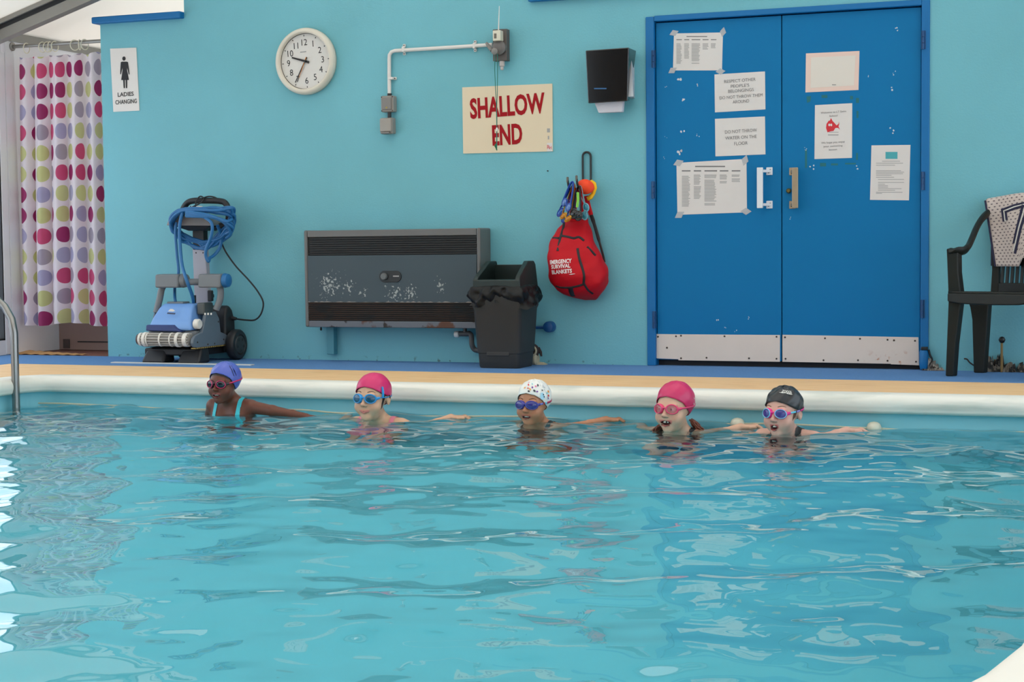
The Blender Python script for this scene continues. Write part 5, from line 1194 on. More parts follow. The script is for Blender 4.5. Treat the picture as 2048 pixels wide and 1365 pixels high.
# ================================================================== children in the water
def smin(a, b, k):
    h = np.clip(.5 + .5 * (b - a) / k, 0, 1); return b + (a - b) * h - k * h * (1 - h)
def smax(a, b, k): return -smin(-a, -b, k)
def d_ell(P, c, r):
    q = (P - np.array(c, np.float32)); r = np.array(r, np.float32)
    k0 = np.sqrt(((q / r) ** 2).sum(-1)); k1 = np.sqrt(((q / (r * r)) ** 2).sum(-1)); return k0 * (k0 - 1) / np.maximum(k1, 1e-6)
def d_cap(P, a, b, ra, rb):
    a = np.array(a, np.float32); b = np.array(b, np.float32); ba = b - a
    t = np.clip(((P - a) @ ba) / max(float(ba @ ba), 1e-9), 0, 1); q = P - a - t[..., None] * ba
    return np.sqrt((q * q).sum(-1)) - (ra + (rb - ra) * t)
def head_prims(mouth, ears=True):
    """(op, shape, args, blend) in metres; face looks along -y, chin near z = -.11, crown near +.11"""
    L = [('u', 'e', ((0, .010, .032), (.074, .092, .080)), .01), ('u', 'e', ((0, -.030, -.005), (.063, .057, .062)), .02),
         ('u', 'e', ((0, -.030, -.055), (.055, .052, .050)), .025), ('u', 'e', ((0, -.066, -.090), (.019, .016, .016)), .022)]
    for s in (-1, 1): L += [('u', 'e', ((s * .037, -.056, -.038), (.028, .025, .028)), .02), ('u', 'e', ((s * .030, -.076, .018), (.022, .010, .008)), .014)]
    L += [('u', 'c', ((0, -.082, .004), (0, -.097, -.024), .0068, .0085), .013), ('u', 'e', ((0, -.100, -.027), (.0095, .009, .0085)), .008)]
    for s in (-1, 1): L += [('u', 'e', ((s * .0095, -.092, -.030), (.0068, .008, .0062)), .006), ('s', 'e', ((s * .031, -.098, .000), (.017, .013, .011)), .012)]
    if mouth == 'closed':
        for s in (-1, 1): L += [('u', 'c', ((0, -.0922, -.0590), (s * .024, -.081, -.0555), .0036, .0018), .006), ('u', 'c', ((0, -.0912, -.0650), (s * .020, -.081, -.0600), .0040, .0018), .006)]
        L += [('s', 'e', ((0, -.098, -.0618), (.021, .007, .0010)), .003)]
    else:
        op = {'smile': (.023, .0052), 'open': (.017, .0095), 'grin': (.027, .0098)}[mouth]
        for s in (-1, 1): L += [('u', 'c', ((0, -.0925, -.0555), (s * (op[0] + .002), -.080, -.0510), .0040, .0024), .005), ('u', 'c', ((0, -.0905, -.0600 - op[1] * 1.3), (s * op[0] * .62, -.087, -.0590 - op[1] * 1.0), .0050, .0044), .004), ('u', 'c', ((s * op[0] * .62, -.087, -.0590 - op[1] * 1.0), (s * (op[0] + .002), -.078, -.0525), .0042, .0024), .004)]
        L += [('s', 'e', ((0, -.094, -.0585 - op[1] * .35), (op[0], .021, op[1])), .0025)]
    if ears:
        for s in (-1, 1): L += [('u', 'e', ((s * .0740, .016, -.004), (.0085, .017, .027)), .009), ('s', 'e', ((s * .0825, .012, -.002), (.0055, .009, .014)), .004)]
    return L
def eval_prims(P, prims):
    F = np.full(P.shape[:-1], 1.0, np.float32)
    for op, sh, a, k in prims:
        d = d_ell(P, *a) if sh == 'e' else d_cap(P, *a)
        F = smin(F, d, k) if op == 'u' else smax(F, -d, k)
    return F
def prim_box(sh, a, k):
    if sh == 'e': c, r = np.array(a[0]), np.array(a[1]); return c - r - 2 * k - .006, c + r + 2 * k + .006
    A, B = np.array(a[0]), np.array(a[1]); r = max(a[2], a[3]) + 2 * k + .006; return np.minimum(A, B) - r, np.maximum(A, B) + r
def surface_nets(F, org, h):
    ins = F < 0
    c = np.zeros(tuple(n - 1 for n in F.shape), np.uint8)
    sl = [slice(None, -1), slice(1, None)]
    for i in (0, 1):
        for j in (0, 1):
            for k in (0, 1): c += ins[sl[i], sl[j], sl[k]]
    act = np.argwhere((c > 0) & (c < 8)); idm = np.full(c.shape, -1, np.int32); idm[tuple(act.T)] = np.arange(len(act))
    cor = np.array([(i, j, k) for i in (0, 1) for j in (0, 1) for k in (0, 1)])
    V = np.stack([F[tuple((act + q).T)] for q in cor], 1); S = np.zeros((len(act), 3)); W = np.zeros(len(act))
    for a in range(8):
        for b in range(a + 1, 8):
            if abs(cor[a] - cor[b]).sum() != 1: continue
            m = (V[:, a] < 0) != (V[:, b] < 0); t = np.where(m, V[:, a] / np.where(m, V[:, a] - V[:, b], 1), 0)
            S += m[:, None] * (cor[a] + t[:, None] * (cor[b] - cor[a])); W += m
    vs = org + (act + S / W[:, None]) * h
    fs = []
    for ax in range(3):
        o1, o2 = [q for q in range(3) if q != ax]
        lo = [slice(None)] * 3; hi = [slice(None)] * 3; lo[ax] = slice(None, -1); hi[ax] = slice(1, None)
        A, B = ins[tuple(lo)], ins[tuple(hi)]; e = np.argwhere(A != B); flip = A[tuple(e.T)]
        e_ok = (e[:, o1] > 0) & (e[:, o2] > 0) & (e[:, o1] < F.shape[o1] - 1) & (e[:, o2] < F.shape[o2] - 1); e = e[e_ok]; flip = flip[e_ok]
        def cell(d1, d2):
            q = e.copy(); q[:, o1] += d1; q[:, o2] += d2; return idm[tuple(q.T)]
        q4 = np.stack([cell(-1, -1), cell(0, -1), cell(0, 0), cell(-1, 0)], 1)
        if ax == 1: flip = ~flip
        q4[~flip] = q4[~flip][:, ::-1]; fs.append(q4)
    return vs, np.concatenate(fs)
def np_mesh(name, vs, fs, m, parent, cols=None, smooth=True):
    me = bpy.data.meshes.new(name); org = np.array(ORIGIN[parent.name])
    me.vertices.add(len(vs)); me.vertices.foreach_set('co', (vs - org).astype(np.float32).ravel())
    me.loops.add(fs.size); me.loops.foreach_set('vertex_index', fs.ravel().astype(np.int32))
    me.polygons.add(len(fs)); me.polygons.foreach_set('loop_start', (np.arange(len(fs)) * 4).astype(np.int32)); me.polygons.foreach_set('loop_total', np.full(len(fs), 4, np.int32))
    me.update(calc_edges=True); me.validate()
    if smooth: me.polygons.foreach_set('use_smooth', [True] * len(me.polygons))
    if cols is not None:
        at = me.color_attributes.new('tint', 'FLOAT_COLOR', 'POINT'); at.data.foreach_set('color', cols.astype(np.float32).ravel())
    me.materials.append(m); o = bpy.data.objects.new(name, me); COL.objects.link(o); o.parent = parent; ORIGIN[o.name] = Vector(org)
    return o
def skin_mat(name):
    m = bpy.data.materials.new(name); m.use_nodes = True; nt, n, b = nodes(m)
    at = n.new('ShaderNodeAttribute'); at.attribute_name = 'tint'
    t = n.new('ShaderNodeTexNoise'); t.inputs['Scale'].default_value = 40; hs = n.new('ShaderNodeHueSaturation'); mr = n.new('ShaderNodeMapRange'); mr.inputs['To Min'].default_value = .94; mr.inputs['To Max'].default_value = 1.06
    tc = n.new('ShaderNodeTexCoord'); nt.links.new(tc.outputs['Object'], t.inputs['Vector'])
    nt.links.new(t.outputs['Fac'], mr.inputs['Value']); nt.links.new(mr.outputs['Result'], hs.inputs['Value']); nt.links.new(at.outputs['Color'], hs.inputs['Color'])
    nt.links.new(hs.outputs['Color'], b.inputs['Base Color']); b.inputs['Roughness'].default_value = .42; b.inputs['Specular IOR Level'].default_value = .4
    b.inputs['Subsurface Weight'].default_value = .08; b.inputs['Subsurface Radius'].default_value = (.01, .004, .002); b.inputs['Subsurface Scale'].default_value = .5
    return m
m_teeth = mat('tooth_enamel', (236, 230, 216), .25)
m_eye = mat('eye_white', (226, 222, 216), .2); m_iris = mat('dark_iris', (46, 32, 26), .15)

def child(cfg):
    cx, cy = cfg['head']; Y0 = cfg.get('y', -1.86); C = wp(cx, cy, Y0); s = cfg['H'] / .2235
    al = math.radians(cfg['turn']); pit = math.radians(cfg.get('pitch', 0)); rol = math.radians(cfg.get('roll', 0))
    Rm = Matrix.Rotation(al, 3, 'Z') @ Matrix.Rotation(pit, 3, 'X') @ Matrix.Rotation(rol, 3, 'Y')
    RN = np.array(Rm, dtype=np.float64); Cn = np.array(C)
    toW = lambda P: np.asarray(P) * s @ RN.T + Cn
    toL = lambda P: ((P - Cn) @ RN) / s
    LV = lambda x, y, z: Vector(toW([(x, y, z)])[0])
    person = thing('person', cfg['label'], 'person', (C.x, C.y, POOL_FLOOR), 'children lined up at the pool wall')
    hp = head_prims(cfg['mouth'], ears=not cfg.get('cover_ears'))
    hp_cran = head_prims('closed', ears=False)
    # ---- body in world space
    bt = math.radians(cfg.get('body', -8)); bx = np.array((math.cos(bt), math.sin(bt), 0)); bf = np.array((math.sin(bt), -math.cos(bt), 0))
    neck = toW([(0, .030, -.10)])[0]; shz = WATER_Z + cfg['shoulder']
    nb = np.array((neck[0], neck[1] + .035, shz + .018))
    SW = .118 * s
    W = []
    up = np.array((0, 0, 1.0))
    def U(a, b_, ra, rb, k=.02): W.append(('u', 'c', (tuple(a), tuple(b_), ra, rb), k))
    U(toW([(0, .020, -.06)])[0], nb, .042 * s, .046 * s, .02)
    chest = nb + bf * .005 - up * .10; belly = nb - bf * .01 - up * .25; hip = nb - bf * .02 - up * .38
    for sd in (-1, 1):
        sh = nb + bx * sd * SW - up * .022
        U(nb + bx * sd * .02 - up * .005, sh, .036 * s, .040 * s, .03)
        U(nb + bx * sd * .05 - up * .08, hip + bx * sd * .045, .072 * s, .066 * s, .04)
        kn = hip + bx * sd * .085 + bf * .16 - up * .16; an = hip + bx * sd * .08 - bf * .04 - up * .36
        an[2] = max(an[2], POOL_FLOOR + .05); kn[2] = max(kn[2], POOL_FLOOR + .12)
        U(hip + bx * sd * .05, kn, .060 * s, .042 * s, .03); U(kn, an, .041 * s, .028 * s, .02); U(an, an + bf * .11 - up * .018, .024 * s, .020 * s, .02)
    # arms reach back to the wall: list of px stations for the arm on the right of the view
    arm = [wp(x, y, yy) for x, y, yy in cfg['arm']]
    lsh = nb + bx * SW - up * .022
    pts = [lsh] + [np.array(p) for p in arm]; rad = [.037 * s, .029 * s, .022 * s, .019 * s][:len(pts)]
    for i in range(len(pts) - 1): U(pts[i], pts[i + 1], rad[i], rad[i + 1], .012)
    # hand: palm and five bent fingers
    wr = pts[-1]; hd = np.array(cfg.get('hand_dir', (.93, .3, .02))); hd = hd / np.linalg.norm(hd); sdv = np.cross(up, hd); sdv /= np.linalg.norm(sdv); nrm = np.cross(hd, sdv)
    kn0 = wr + hd * .045 * s
    for o_ in (-.018, -.006, .006, .018): U(wr + sdv * o_ * .55 * s, kn0 + sdv * o_ * s, .0115 * s, .0095 * s, .008)
    for o_, Lf in ((-.021, .044), (-.0075, .050), (.0075, .047), (.0215, .037)):
        a = kn0 + sdv * o_ * s; b_ = a + (hd * .55 + sdv * o_ * 3) * Lf * s + nrm * .004; c_ = b_ + (hd * .42 + sdv * o_ * 2) * Lf * s - nrm * .012 * s
        U(a, b_, .0082 * s, .0074 * s, .004); U(b_, c_, .0074 * s, .0062 * s, .003)
    th = wr + hd * .015 * s - sdv * .016 * s; t2 = th + (hd * .022 - sdv * .020) * s; U(th, t2, .0095 * s, .0085 * s, .006); U(t2, t2 + (hd * .024 - sdv * .006) * s, .0085 * s, .0068 * s, .003)
    # the other arm, under water
    rsh = nb - bx * SW - up * .022; el = rsh - bx * .10 - bf * .07; el[2] = WATER_Z - .11; w2 = el - bx * .05 - bf * .14; w2[2] = WATER_Z - .10
    w2[1] = min(w2[1], POOL_Y1 - .05)
    U(rsh, el, .037 * s, .028 * s, .012); U(el, w2, .028 * s, .019 * s, .012); U(w2, w2 + np.array((-.03, .02, 0)), .018, .016, .01)
    for o_ in (-.018, -.006, .006, .018): U(w2 + np.array((-.03, .0, o_)), w2 + np.array((-.085, .008, o_ * 1.4)), .0085, .0065, .004)
    U(w2 + np.array((-.01, 0, .018)), w2 + np.array((-.04, .0, .045)), .009, .007, .005)
    # ---- sample
    h = .0034
    boxes = []
    for op, shp, a, k in hp:
        lo, hi = prim_box(shp, a, k); cs = toW([(x, y, z) for x in (lo[0], hi[0]) for y in (lo[1], hi[1]) for z in (lo[2], hi[2])]); boxes.append((cs.min(0), cs.max(0)))
    for op, shp, a, k in W: boxes.append(prim_box(shp, a, k))
    lo = np.min([b_[0] for b_ in boxes], 0) - 2 * h; hi = np.max([b_[1] for b_ in boxes], 0) + 2 * h
    N = np.ceil((hi - lo) / h).astype(int) + 1; F = np.full(tuple(N), 1.0, np.float32)
    ax = [(lo[i] + h * np.arange(N[i])).astype(np.float32) for i in range(3)]
    def apply(box, fn, op, k):
        i0 = np.maximum(((box[0] - lo) / h).astype(int), 0); i1 = np.minimum(((box[1] - lo) / h).astype(int) + 2, N)
        sl = tuple(slice(a, b_) for a, b_ in zip(i0, i1)); G = np.stack(np.meshgrid(*[ax[q][sl[q]] for q in range(3)], indexing='ij'), -1)
        d = fn(G).astype(np.float32); F[sl] = smin(F[sl], d, k) if op == 'u' else smax(F[sl], -d, k)
    for (op, shp, a, k), bxx in zip(W, boxes[len(hp):]): apply(bxx, lambda G: d_cap(G, *a), op, k)
    for (op, shp, a, k), bxx in zip(hp, boxes[:len(hp)]):
        RNs = RN.astype(np.float32)
        apply(bxx, lambda G: (d_ell if shp == 'e' else d_cap)(((G - Cn.astype(np.float32)) @ RNs) / np.float32(s), *a) * s, op, k * s)
    vs, fs = surface_nets(F, lo, h)
    # ---- skin colours by place on the body
    P = toL(vs); base = np.array(lin(cfg['skin'])[:3]); col_ = np.tile(base, (len(vs), 1))
    def blend(c, w): 
        nonlocal col_
        col_ = col_ * (1 - w[:, None]) + np.array(lin(c)[:3]) * w[:, None]
    g = lambda c, r: np.exp(-(((P - np.array(c)) / np.array(r)) ** 2).sum(1))
    for sd in (-1, 1): blend(cfg['blush'], .45 * g((sd * .038, -.075, -.036), (.022, .03, .018)))
    blend(cfg['blush'], .35 * g((0, -.105, -.028), (.012, .012, .010)))
    for sd in (-1, 1): blend(cfg['dark'], .8 * g((sd * .0055, -.101, -.0352), (.0035, .008, .0028)))  # nostril shade painted into the skin colour, not carved
    lipw = np.zeros(len(vs)); inm = np.zeros(len(vs))
    for op, shp, a, k in hp:
        if shp == 'c' and a[0][2] < -.05: lipw = np.maximum(lipw, np.clip(1.45 - (d_cap(P, *a) + .0012) / .0036, 0, 1))
        if op == 's' and a[0][2] < -.05 and cfg['mouth'] != 'closed': inm = np.clip(1.3 - d_ell(P, *a) / .0020, 0, 1) * (P[:, 1] > -.0900)
    blend(cfg['lip'], .95 * lipw); blend((58, 16, 20), inm)
    # hair showing under the cap's edge
    elv = np.degrees(np.arctan2(P[:, 2] - .01, np.hypot(P[:, 0], P[:, 1]))); azm = np.degrees(np.arctan2(P[:, 0], -P[:, 1]))
    edge = lambda az: np.interp(np.abs(az), [0, 30, 55, 80, 100, 130, 180], cfg['edge'])
    hw = np.interp(np.abs(azm), [0, 40, 75, 180], cfg['hairline'])
    blend(cfg['hair'], np.clip((elv - (edge(azm) - hw)) / 2.5, 0, 1) * (P[:, 2] > -.075) * (np.abs(P).max(1) < .16))
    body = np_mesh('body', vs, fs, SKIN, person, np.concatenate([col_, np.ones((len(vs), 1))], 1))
    # ---- swimsuit: the body's own surface lifted a little where cloth covers it
    me = body.data; nrmv = np.empty(len(me.vertices) * 3, np.float32); me.vertices.foreach_get('normal', nrmv); nrmv = nrmv.reshape(-1, 3)
    q = vs - nb; lx = q @ bx; lz = q[:, 2]; lf = q @ bf
    suit = (np.abs(lx) < .105 * s) & (lz < -.115) & (lz > -.46) & (np.abs(lf) < .13)
    strap = (np.abs(np.abs(lx) - cfg.get('strap', .068) * s) < .013 * s) & (lz <= .06) & (lz > -.13) & (np.abs(lf) < .12)
    offhead = eval_prims(P.astype(np.float32), hp_cran) * s > .012
    m_ = (suit | strap) & offhead; keep = m_[fs].all(1)
    f2 = fs[keep]; used = np.unique(f2); mp = np.full(len(vs), -1); mp[used] = np.arange(len(used))
    if len(f2): np_mesh('swimsuit', vs[used] + nrmv[used] * .003, mp[f2], cfg['suit'], person)
    # ---- surface finder on the bare head (cap and strap follow it)
    def on_head(az, el_, off):
        az = np.radians(np.asarray(az, float)); el_ = np.radians(np.asarray(el_, float)); o = np.array((0, 0, .01))
        d = np.stack([np.sin(az) * np.cos(el_), -np.cos(az) * np.cos(el_), np.sin(el_)], -1); t0 = np.full(az.shape, .02); t1 = np.full(az.shape, .2)
        for _ in range(22):
            tm = (t0 + t1) / 2; v = eval_prims((o + d * tm[..., None]).astype(np.float32), hp_cran); ok = v < 0; t0 = np.where(ok, tm, t0); t1 = np.where(ok, t1, tm)
        return toW(o + d * (t0 + off)[..., None])
    # ---- cap
    na, ne = 72, 22
    A, E_ = np.meshgrid(np.linspace(-180, 180, na, endpoint=False), np.linspace(0, 1, ne + 1), indexing='xy')
    e0 = edge(A); EL = e0 + (90 - e0) * E_
    rip = cfg.get('wrinkle', .0012) * np.sin(np.radians(A) * 5 + EL * .12) * np.clip((EL - 10) / 40, 0, 1) + cfg.get('wrinkle', .0012) * .8 * np.sin(np.radians(A) * 9 - EL * .2)
    puff = cfg.get('puff', .004) * np.clip((EL + 20) / 80, 0, 1)
    CP = on_head(A, EL, .0035 + puff + rip)
    if cfg.get('tuck'): pass
    capv = CP.reshape(-1, 3); capf = []
    for j in range(ne):
        for i in range(na): capf.append((j * na + i, j * na + (i + 1) % na, (j + 1) * na + (i + 1) % na, (j + 1) * na + i))
    q = MB(); q.add([Vector(v) for v in capv], capf); cap = q.build('swim_cap', cfg['cap'], person, smooth='all', solid=.002)
    MB().tube([Vector(v) for v in CP[0]], .0016, 6, closed=True).build('cap_rim', cfg['cap'], cap, smooth=True)
    def decal(polys, m, nm, off=.0075):
        q = MB()
        for pl in polys:
            a = np.array(pl, float); ee = np.clip((a[:, 1] + 20) / 80, 0, 1)
            q.add([Vector(v) for v in on_head(a[:, 0], a[:, 1], off + cfg.get('puff', .004) * ee)], [tuple(range(len(pl)))])
        return q.build(nm, m, cap)
    cfg_decals = cfg.get('decals')
    if cfg_decals: cfg_decals(decal, on_head, cap, cfg)
    # ---- goggles
    G = cfg['gog']
    gg = MB()
    for sd in (-1, 1):
        M4 = Matrix.Translation(LV(sd * .031, -.082, .001)) @ Rm.to_4x4() @ Matrix.Rotation(math.radians(sd * 24), 4, 'Z') @ AX_OUT @ Matrix.Rotation(sd * -.12, 4, 'Z') @ Matrix.Diagonal((s * 1.04 * G.get('w', 1.0), s * .80, s, 1))
        gg.lathe([(.0265, -.012), (.029, .0), (.0285, .009), (.0255, .0125), (.0225, .0115), (.0225, .004)], M4, 28, cap=False)
    gg.tube(catmull([LV(-.012, -.0965, .004), LV(-.006, -.1005, .0065), LV(.006, -.1005, .0065), LV(.012, -.0965, .004)], 4), .0032 * s, 8)
    go = gg.build('goggles', G['frame'], person, smooth=True, angle=50)
    for sd in (-1, 1):
        M4 = Matrix.Translation(LV(sd * .031, -.082, .001)) @ Rm.to_4x4() @ Matrix.Rotation(math.radians(sd * 24), 4, 'Z') @ AX_OUT @ Matrix.Rotation(sd * -.12, 4, 'Z') @ Matrix.Diagonal((s * 1.04 * G.get('w', 1.0), s * .80, s, 1))
        MB().lathe([(.0235, .010), (.018, .0128), (.010, .0142), (.001, .0147)], M4, 24, cap=False).build('lens', G['lens'], go, smooth='all')
        if G.get('rim2') is not None:
            MB().lathe([(.0228, .0115), (.0232, .0135), (.0262, .0132), (.0268, .0112)], M4, 28, cap=False).build('lens_rim', G['rim2'], go, smooth='all')
        if G.get('eyes'):
            e = MB().lathe([(.001, .012), (.006, .0103), (.0104, .006), (.012, 0), (.0104, -.006), (.006, -.0103), (.001, -.012)], Matrix.Translation(LV(sd * .030, -.0755, .0)) @ Rm.to_4x4() @ AX_OUT @ Matrix.Scale(s, 4), 16).build('eye', m_eye, person, smooth='all')
            MB().lathe([(.0055, .0108), (.003, .0124), (.001, .0128)], Matrix.Translation(LV(sd * .030, -.0755, .0)) @ Rm.to_4x4() @ Matrix.Rotation(math.radians(-12), 4, 'Z') @ AX_OUT @ Matrix.Scale(s, 4), 12).build('iris', m_iris, e, smooth='all')
    # strap round the back of the head
    azs = np.linspace(47, 313, 60); cen = np.interp(azs, [47, 90, 180, 270, 313], [-3, 0 + G.get('lift', 0), 8 + G.get('lift', 0), 0 + G.get('lift', 0), -3])
    hwid = np.interp(azs, [47, 60, 300, 313], [2.2, 3.2, 3.2, 2.2]) * G.get('sw', 1.0)
    def seg_strap(mask, m, nm):
        a = azs[mask]; q = MB(); top = on_head(a, (cen + hwid)[mask], .0085); bot = on_head(a, (cen - hwid)[mask], .0085); k = len(a)
        q.add([Vector(v) for v in top] + [Vector(v) for v in bot], [(i, i + 1, k + i + 1, k + i) for i in range(k - 1)]); q.build(nm, m, go, smooth='all', solid=.0022)
    sm = G['strap']
    if isinstance(sm, (list, tuple)):
        for (a0, a1, m) in sm: seg_strap((azs >= a0) & (azs <= a1), m, 'strap')
    else: seg_strap(azs > 0, sm, 'strap')
    for sd in (-1, 1):
        a_ = on_head(np.array([sd * 49.]), np.array([-3.]), .0085)[0]
        MB().tube([LV(sd * .052, -.079, .0), Vector(a_)], [.0065 * s, .005 * s], 8, flat=(1.2, .6)).build('strap_clip', G.get('clip', G['frame']), go, smooth=True)
    if cfg.get('extra'): cfg['extra'](person, body, LV, on_head, s, Rm, go)
    # ---- teeth, brows
    if cfg['mouth'] != 'closed':
        op = {'smile': .017, 'open': .012, 'grin': .018}[cfg['mouth']]
        for k in range(6):
            if k in cfg.get('gap', ()): continue
            u = (k - 2.5) / 2.5; x = u * op * .86; y = -.0822 + .007 * u * u
            MB().box((0, 0, 0), (op * .33 * s, .003 * s, .0062 * s)).xf(Matrix.Translation(LV(x, y, -.0572)) @ Rm.to_4x4()).build('tooth', m_teeth, person, bevel=.0008)
    if cfg.get('brow') is not None:
        for sd in (-1, 1):
            az_ = np.array([sd * 11., sd * 20., sd * 30., sd * 36.]); pp = on_head(az_, np.array([13.5, 16.5, 16.5, 13.5]) + cfg.get('brow_lift', 0), .0006)
            MB().tube(catmull([Vector(v) for v in pp], 4), [.0022 * s] * 9 + [.0013 * s] * 4, 6, flat=(.5, 1.3)).build('eyebrow', cfg['brow'], person, smooth=True)
    return person

SKIN = skin_mat('wet_skin')
def rub(n, c, r=.32): return mat(n, c, r, var=.03, coat=.15)
m_pinkcap = rub('magenta_silicone', (214, 30, 104), .38); m_pinkcap2 = rub('raspberry_silicone', (206, 34, 96), .38); m_bluecap = rub('violet_blue_silicone', (84, 100, 190), .38)
m_whitecap = rub('white_silicone', (236, 234, 228), .4); m_blackcap = rub('black_silicone', (38, 38, 42), .4)
E0 = [30, 25, 15, -18, -30, -36, -36]      # cap edge drawn down over the ears
E1 = [30, 25, 16, 8, 4, -26, -34]          # cap edge above the ears
m_hair_d = mat('dark_brown_hair', (46, 30, 26), .5, var=.2, vscale=60); m_hair_r = mat('wet_auburn_hair', (112, 56, 38), .45, var=.3, vscale=80)
m_lens_dark = mat('dark_goggle_lens', (14, 20, 34), .08, spec=.8); m_lens_blue = mat('teal_goggle_lens', (10, 76, 110), .08, spec=.8); m_lens_vio = mat('violet_goggle_lens', (44, 44, 128), .08, spec=.8)
m_lens_pink = mat('clear_pink_lens', (226, 120, 130), .08, spec=.7, alpha=.45); m_lens_v2 = mat('purple_clear_lens', (70, 64, 150), .08, spec=.8, alpha=.82)

def streaks(decal, oh, cap, cfg):
    for a in (62, 74):
        decal([[(a, 60), (a + 3, 58), (a + 8, 40), (a + 12, 22), (a + 10, 22), (a + 5, 40)]], m_black, 'print_streak')
child(dict(label='child in a violet blue swim cap and magenta goggles', head=(450, 767), H=.213, turn=-4, y=-1.85, mouth='smile', cover_ears=True, body=-2, shoulder=.045,
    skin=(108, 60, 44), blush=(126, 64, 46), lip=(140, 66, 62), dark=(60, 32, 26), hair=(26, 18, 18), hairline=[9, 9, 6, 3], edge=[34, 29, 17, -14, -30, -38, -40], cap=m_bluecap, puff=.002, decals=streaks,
    suit=mat('aqua_swimsuit', (60, 190, 204), .5), strap=.074, arm=[(545, 822, -1.80), (585, 829, -1.78), (612, 834, -1.76)], hand_dir=(.95, .2, -.12),
    gog=dict(frame=rub('dark_magenta_rubber', (60, 20, 40)), rim2=rub('hot_magenta_rubber', (220, 40, 100)), lens=m_lens_dark, strap=rub('hot_magenta_rubber', (220, 40, 100)), clip=rub('black_rubber_clip', (26, 22, 26)), sw=.8, lift=4), brow=None))

def c2_extra(person, body, LV, oh, s, Rm, go):
    tail = [Vector(oh(np.array([60.]), np.array([e]), o)[0]) for e, o in ((-3, .012), (8, .014), (20, .014), (30, .012))]
    MB().tube(catmull(tail, 4), [.0062 * s] * 8 + [.0055 * s] * 4 + [.0035 * s], 8, flat=(.4, 1), up=(0, -1, 0)).build('strap_tail', MATS['sky_blue_rubber'], go, smooth=True)
    for k in range(7):
        a = 66 + k * 2.2; P = [Vector(oh(np.array([a + j]), np.array([e]), .0008)[0]) for e, j in ((6, 0), (-10, 1), (-26, -2), (-40, -8))]
        MB().tube(catmull(P, 4), [.0013] * 10 + [.0007] * 3, 5).build('hair_strand', m_hair_d, person, smooth=True)
child(dict(label='child in a magenta swim cap with sky blue goggles', head=(746, 797), H=.236, turn=-3, pitch=-3, y=-1.86, mouth='closed', body=-2, shoulder=-.030,
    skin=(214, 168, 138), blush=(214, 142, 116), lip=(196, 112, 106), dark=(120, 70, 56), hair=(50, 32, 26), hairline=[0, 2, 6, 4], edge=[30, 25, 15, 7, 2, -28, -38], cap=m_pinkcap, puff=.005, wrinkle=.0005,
    suit=mat('pink_patterned_swimsuit', (226, 130, 148), .5, var=.25, vscale=60), strap=.085, arm=[(835, 859, -1.79), (875, 847, -1.70), (902, 836, -1.64)], hand_dir=(.9, .35, .02),
    gog=dict(frame=rub('sky_blue_rubber', (30, 146, 214)), lens=m_lens_blue, strap=rub('sky_blue_rubber', (30, 146, 214)), sw=.5, lift=-2), brow=m_hair_d, extra=c2_extra))

def c3_marks(decal, oh, cap, cfg):
    rr = random.Random(31); pal = [(214, 60, 60), (240, 150, 40), (120, 60, 150), (60, 60, 70), (230, 120, 160), (120, 200, 210)]
    spots = [(5, 45), (14, 42), (22, 48), (30, 38), (36, 52), (20, 60), (2, 56), (-10, 46), (40, 36), (48, 56), (-4, 66), (84, 30), (90, 22), (94, 34), (88, 14), (10, 36)]
    for i, (a, e) in enumerate(spots):
        c = pal[i % len(pal)]; w, hh = rr.uniform(3.6, 6.0), rr.uniform(2.0, 4.0); t = rr.uniform(-1, 1)
        decal([[(a + w * math.cos(x) * math.cos(t) - hh * math.sin(x) * math.sin(t), e + w * .8 * math.cos(x) * math.sin(t) + hh * math.sin(x) * math.cos(t)) for x in [2 * PI * k / 7 for k in range(7)]]], mat('cap_print_%d' % (i % len(pal)), c, .5), 'print_mark')
    decal([[(52, 12), (66, 12), (70, 22), (64, 33), (54, 33), (50, 22)]], mat('cap_print_pale_blue', (170, 216, 236), .5), 'print_mark', .0068)
    for a, e in ((64, 27), (66, 20), (62, 40)): decal([[(a + 2.6 * math.cos(x), e + 2.4 * math.sin(x)) for x in [2 * PI * k / 8 for k in range(8)]]], m_black, 'print_dot')
    decal([[(70, 50), (84, 46), (78, 58)]], mat('cap_print_grey', (196, 202, 208), .5), 'print_mark')
    for a, e in ((56, 44), (72, 44), (60, 58), (76, 36)): decal([[(a, e), (a + 1, e), (a + 4, e - 6), (a + 3, e - 6)]], mat('cap_print_grey_line', (90, 90, 100), .5), 'print_line')
child(dict(label='child in a white patterned swim cap with violet goggles', head=(1068, 808), H=.214, turn=-8, y=-1.86, mouth='smile', cover_ears=True, body=-6, shoulder=-.028,
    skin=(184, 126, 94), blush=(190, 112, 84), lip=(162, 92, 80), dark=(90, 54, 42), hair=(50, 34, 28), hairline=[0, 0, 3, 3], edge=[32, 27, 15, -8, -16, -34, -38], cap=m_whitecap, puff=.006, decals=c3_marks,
    suit=mat('black_swimsuit', (26, 28, 32), .5), strap=.07, arm=[(1135, 859, -1.78), (1180, 849, -1.68), (1212, 840, -1.62)], hand_dir=(.93, .3, .0),
    gog=dict(frame=rub('violet_rubber', (62, 60, 150)), lens=m_lens_vio, w=1.12, strap=[(47, 62, rub('pale_violet_rubber', (110, 120, 200))), (61, 72, rub('crimson_rubber', (190, 30, 80))), (71, 84, rub('cyan_rubber', (110, 206, 236))), (83, 313, rub('crimson_rubber', (190, 30, 80)))], sw=1.1, lift=-1), brow=m_hair_d, brow_lift=-1))

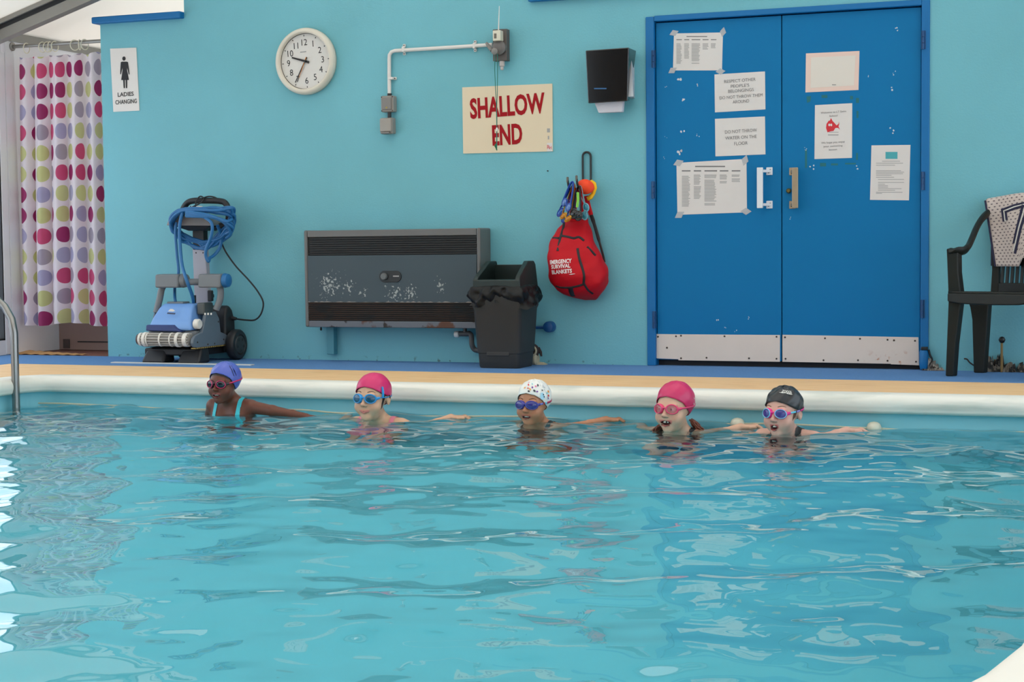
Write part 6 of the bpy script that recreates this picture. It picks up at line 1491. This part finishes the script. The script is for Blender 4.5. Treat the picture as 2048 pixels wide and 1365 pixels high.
def c4_extra(person, body, LV, oh, s, Rm, go):
    rr = random.Random(2)
    for P in ([LV(.046, .066, -.056), LV(.066, .078, -.078), LV(.082, .092, -.105), LV(.098, .115, -.145)], [LV(-.052, .03, -.072), LV(-.074, .0, -.086), LV(-.088, -.02, -.102), LV(-.096, -.02, -.14)]):
        q = MB()
        for k in range(16):
            o_ = [Vector((rr.uniform(-1, 1), rr.uniform(-1, 1), rr.uniform(-1, 1))) * (.009 * s) for _ in P]
            q.tube(catmull([p + (o_[i] * (.8 + .5 * i)) for i, p in enumerate(P)], 5), [.0042 * s * (1 - .03 * i) for i in range(16)], 6)
        o = q.build('hair_bunch', m_hair_r, person, smooth=True); o['kind'] = 'stuff'
def c4_marks(decal, oh, cap, cfg):
    decal([[(104, 12), (112, 8), (118, 0), (115, -2), (109, 4)]], m_wht, 'print_mark'); decal([[(106, 24), (109, 26), (111, 22), (108, 20)]], m_wht, 'print_mark')
child(dict(label='child in a raspberry swim cap with clear pink goggles', head=(1350, 817), H=.233, turn=-14, pitch=-2, y=-1.86, mouth='grin', cover_ears=True, gap=(3,), body=-8, shoulder=-.045,
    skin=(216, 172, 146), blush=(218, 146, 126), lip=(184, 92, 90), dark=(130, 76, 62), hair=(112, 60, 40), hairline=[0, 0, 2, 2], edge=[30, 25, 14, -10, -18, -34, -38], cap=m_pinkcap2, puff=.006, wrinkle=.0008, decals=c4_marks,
    suit=mat('black_swimsuit', (26, 28, 32), .5), arm=[(1415, 878, -1.79), (1450, 866, -1.72), (1482, 855, -1.65)], hand_dir=(.93, .3, .05),
    gog=dict(frame=rub('hot_pink_rubber', (232, 66, 116)), lens=m_lens_pink, eyes=True, strap=rub('hot_pink_rubber', (232, 66, 116)), sw=.8, lift=-1), brow=None, extra=c4_extra))

def c5_logo(decal, oh, cap, cfg):
    t = text_mb('ZOGGS', 1.0, (0, 0, 0), (1, 0, 0), (0, 0, 1), 0, bold=.03); xs_ = [v.x for v in t.v]; w = max(xs_) - min(xs_); x0 = min(xs_)
    a = np.array([18 + 44 * ((v.x - x0) / w) + 4 * v.z for v in t.v]); e = np.array([54 - 3 * ((v.x - x0) / w) + 12 * v.z for v in t.v])
    P = oh(a, e, .0075 + .004 * np.clip((e + 20) / 80, 0, 1)); q = MB(); q.add([Vector(p) for p in P], t.f); q.build('lettering', m_wht, cap)
    decal([[(8, 52.4), (20, 53), (36, 52), (56, 49.6), (64, 48.6), (58, 47.6), (36, 49.6), (20, 50.8)]], m_wht, 'logo_swoosh')
def c5_extra(person, body, LV, oh, s, Rm, go):
    for k in range(8):
        a = 64 + k * 2.2; P = [Vector(oh(np.array([a + j]), np.array([e]), .0007)[0]) for e, j in ((4, 4), (-8, 2), (-20, 0), (-30 + k, -2))]
        MB().tube(catmull(P, 4), [.0013] * 9 + [.0006] * 4, 5).build('hair_strand', mat('mid_brown_hair', (110, 76, 58), .5), person, smooth=True)
child(dict(label='child in a black swim cap with pink and cyan goggles', head=(1567, 826), H=.226, turn=-17, pitch=-2, y=-1.88, mouth='open', body=-8, shoulder=-.026,
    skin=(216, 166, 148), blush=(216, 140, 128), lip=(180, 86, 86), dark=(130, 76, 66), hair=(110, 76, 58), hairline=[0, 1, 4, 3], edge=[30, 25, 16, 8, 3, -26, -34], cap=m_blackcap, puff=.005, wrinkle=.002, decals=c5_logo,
    suit=mat('black_swimsuit', (26, 28, 32), .5), strap=.06, arm=[(1645, 880, -1.80), (1672, 870, -1.72), (1693, 862, -1.68)], hand_dir=(.95, .25, .02),
    gog=dict(frame=rub('fuchsia_rubber', (236, 40, 140)), rim2=rub('cyan_rubber', (110, 206, 236)), lens=m_lens_v2, eyes=True, strap=[(47, 72, rub('cyan_rubber', (110, 206, 236))), (71, 95, rub('lilac_rubber', (150, 130, 210))), (94, 313, rub('fuchsia_rubber', (236, 40, 140)))], sw=.9, lift=2), brow=mat('mid_brown_hair', (110, 76, 58), .5), extra=c5_extra))
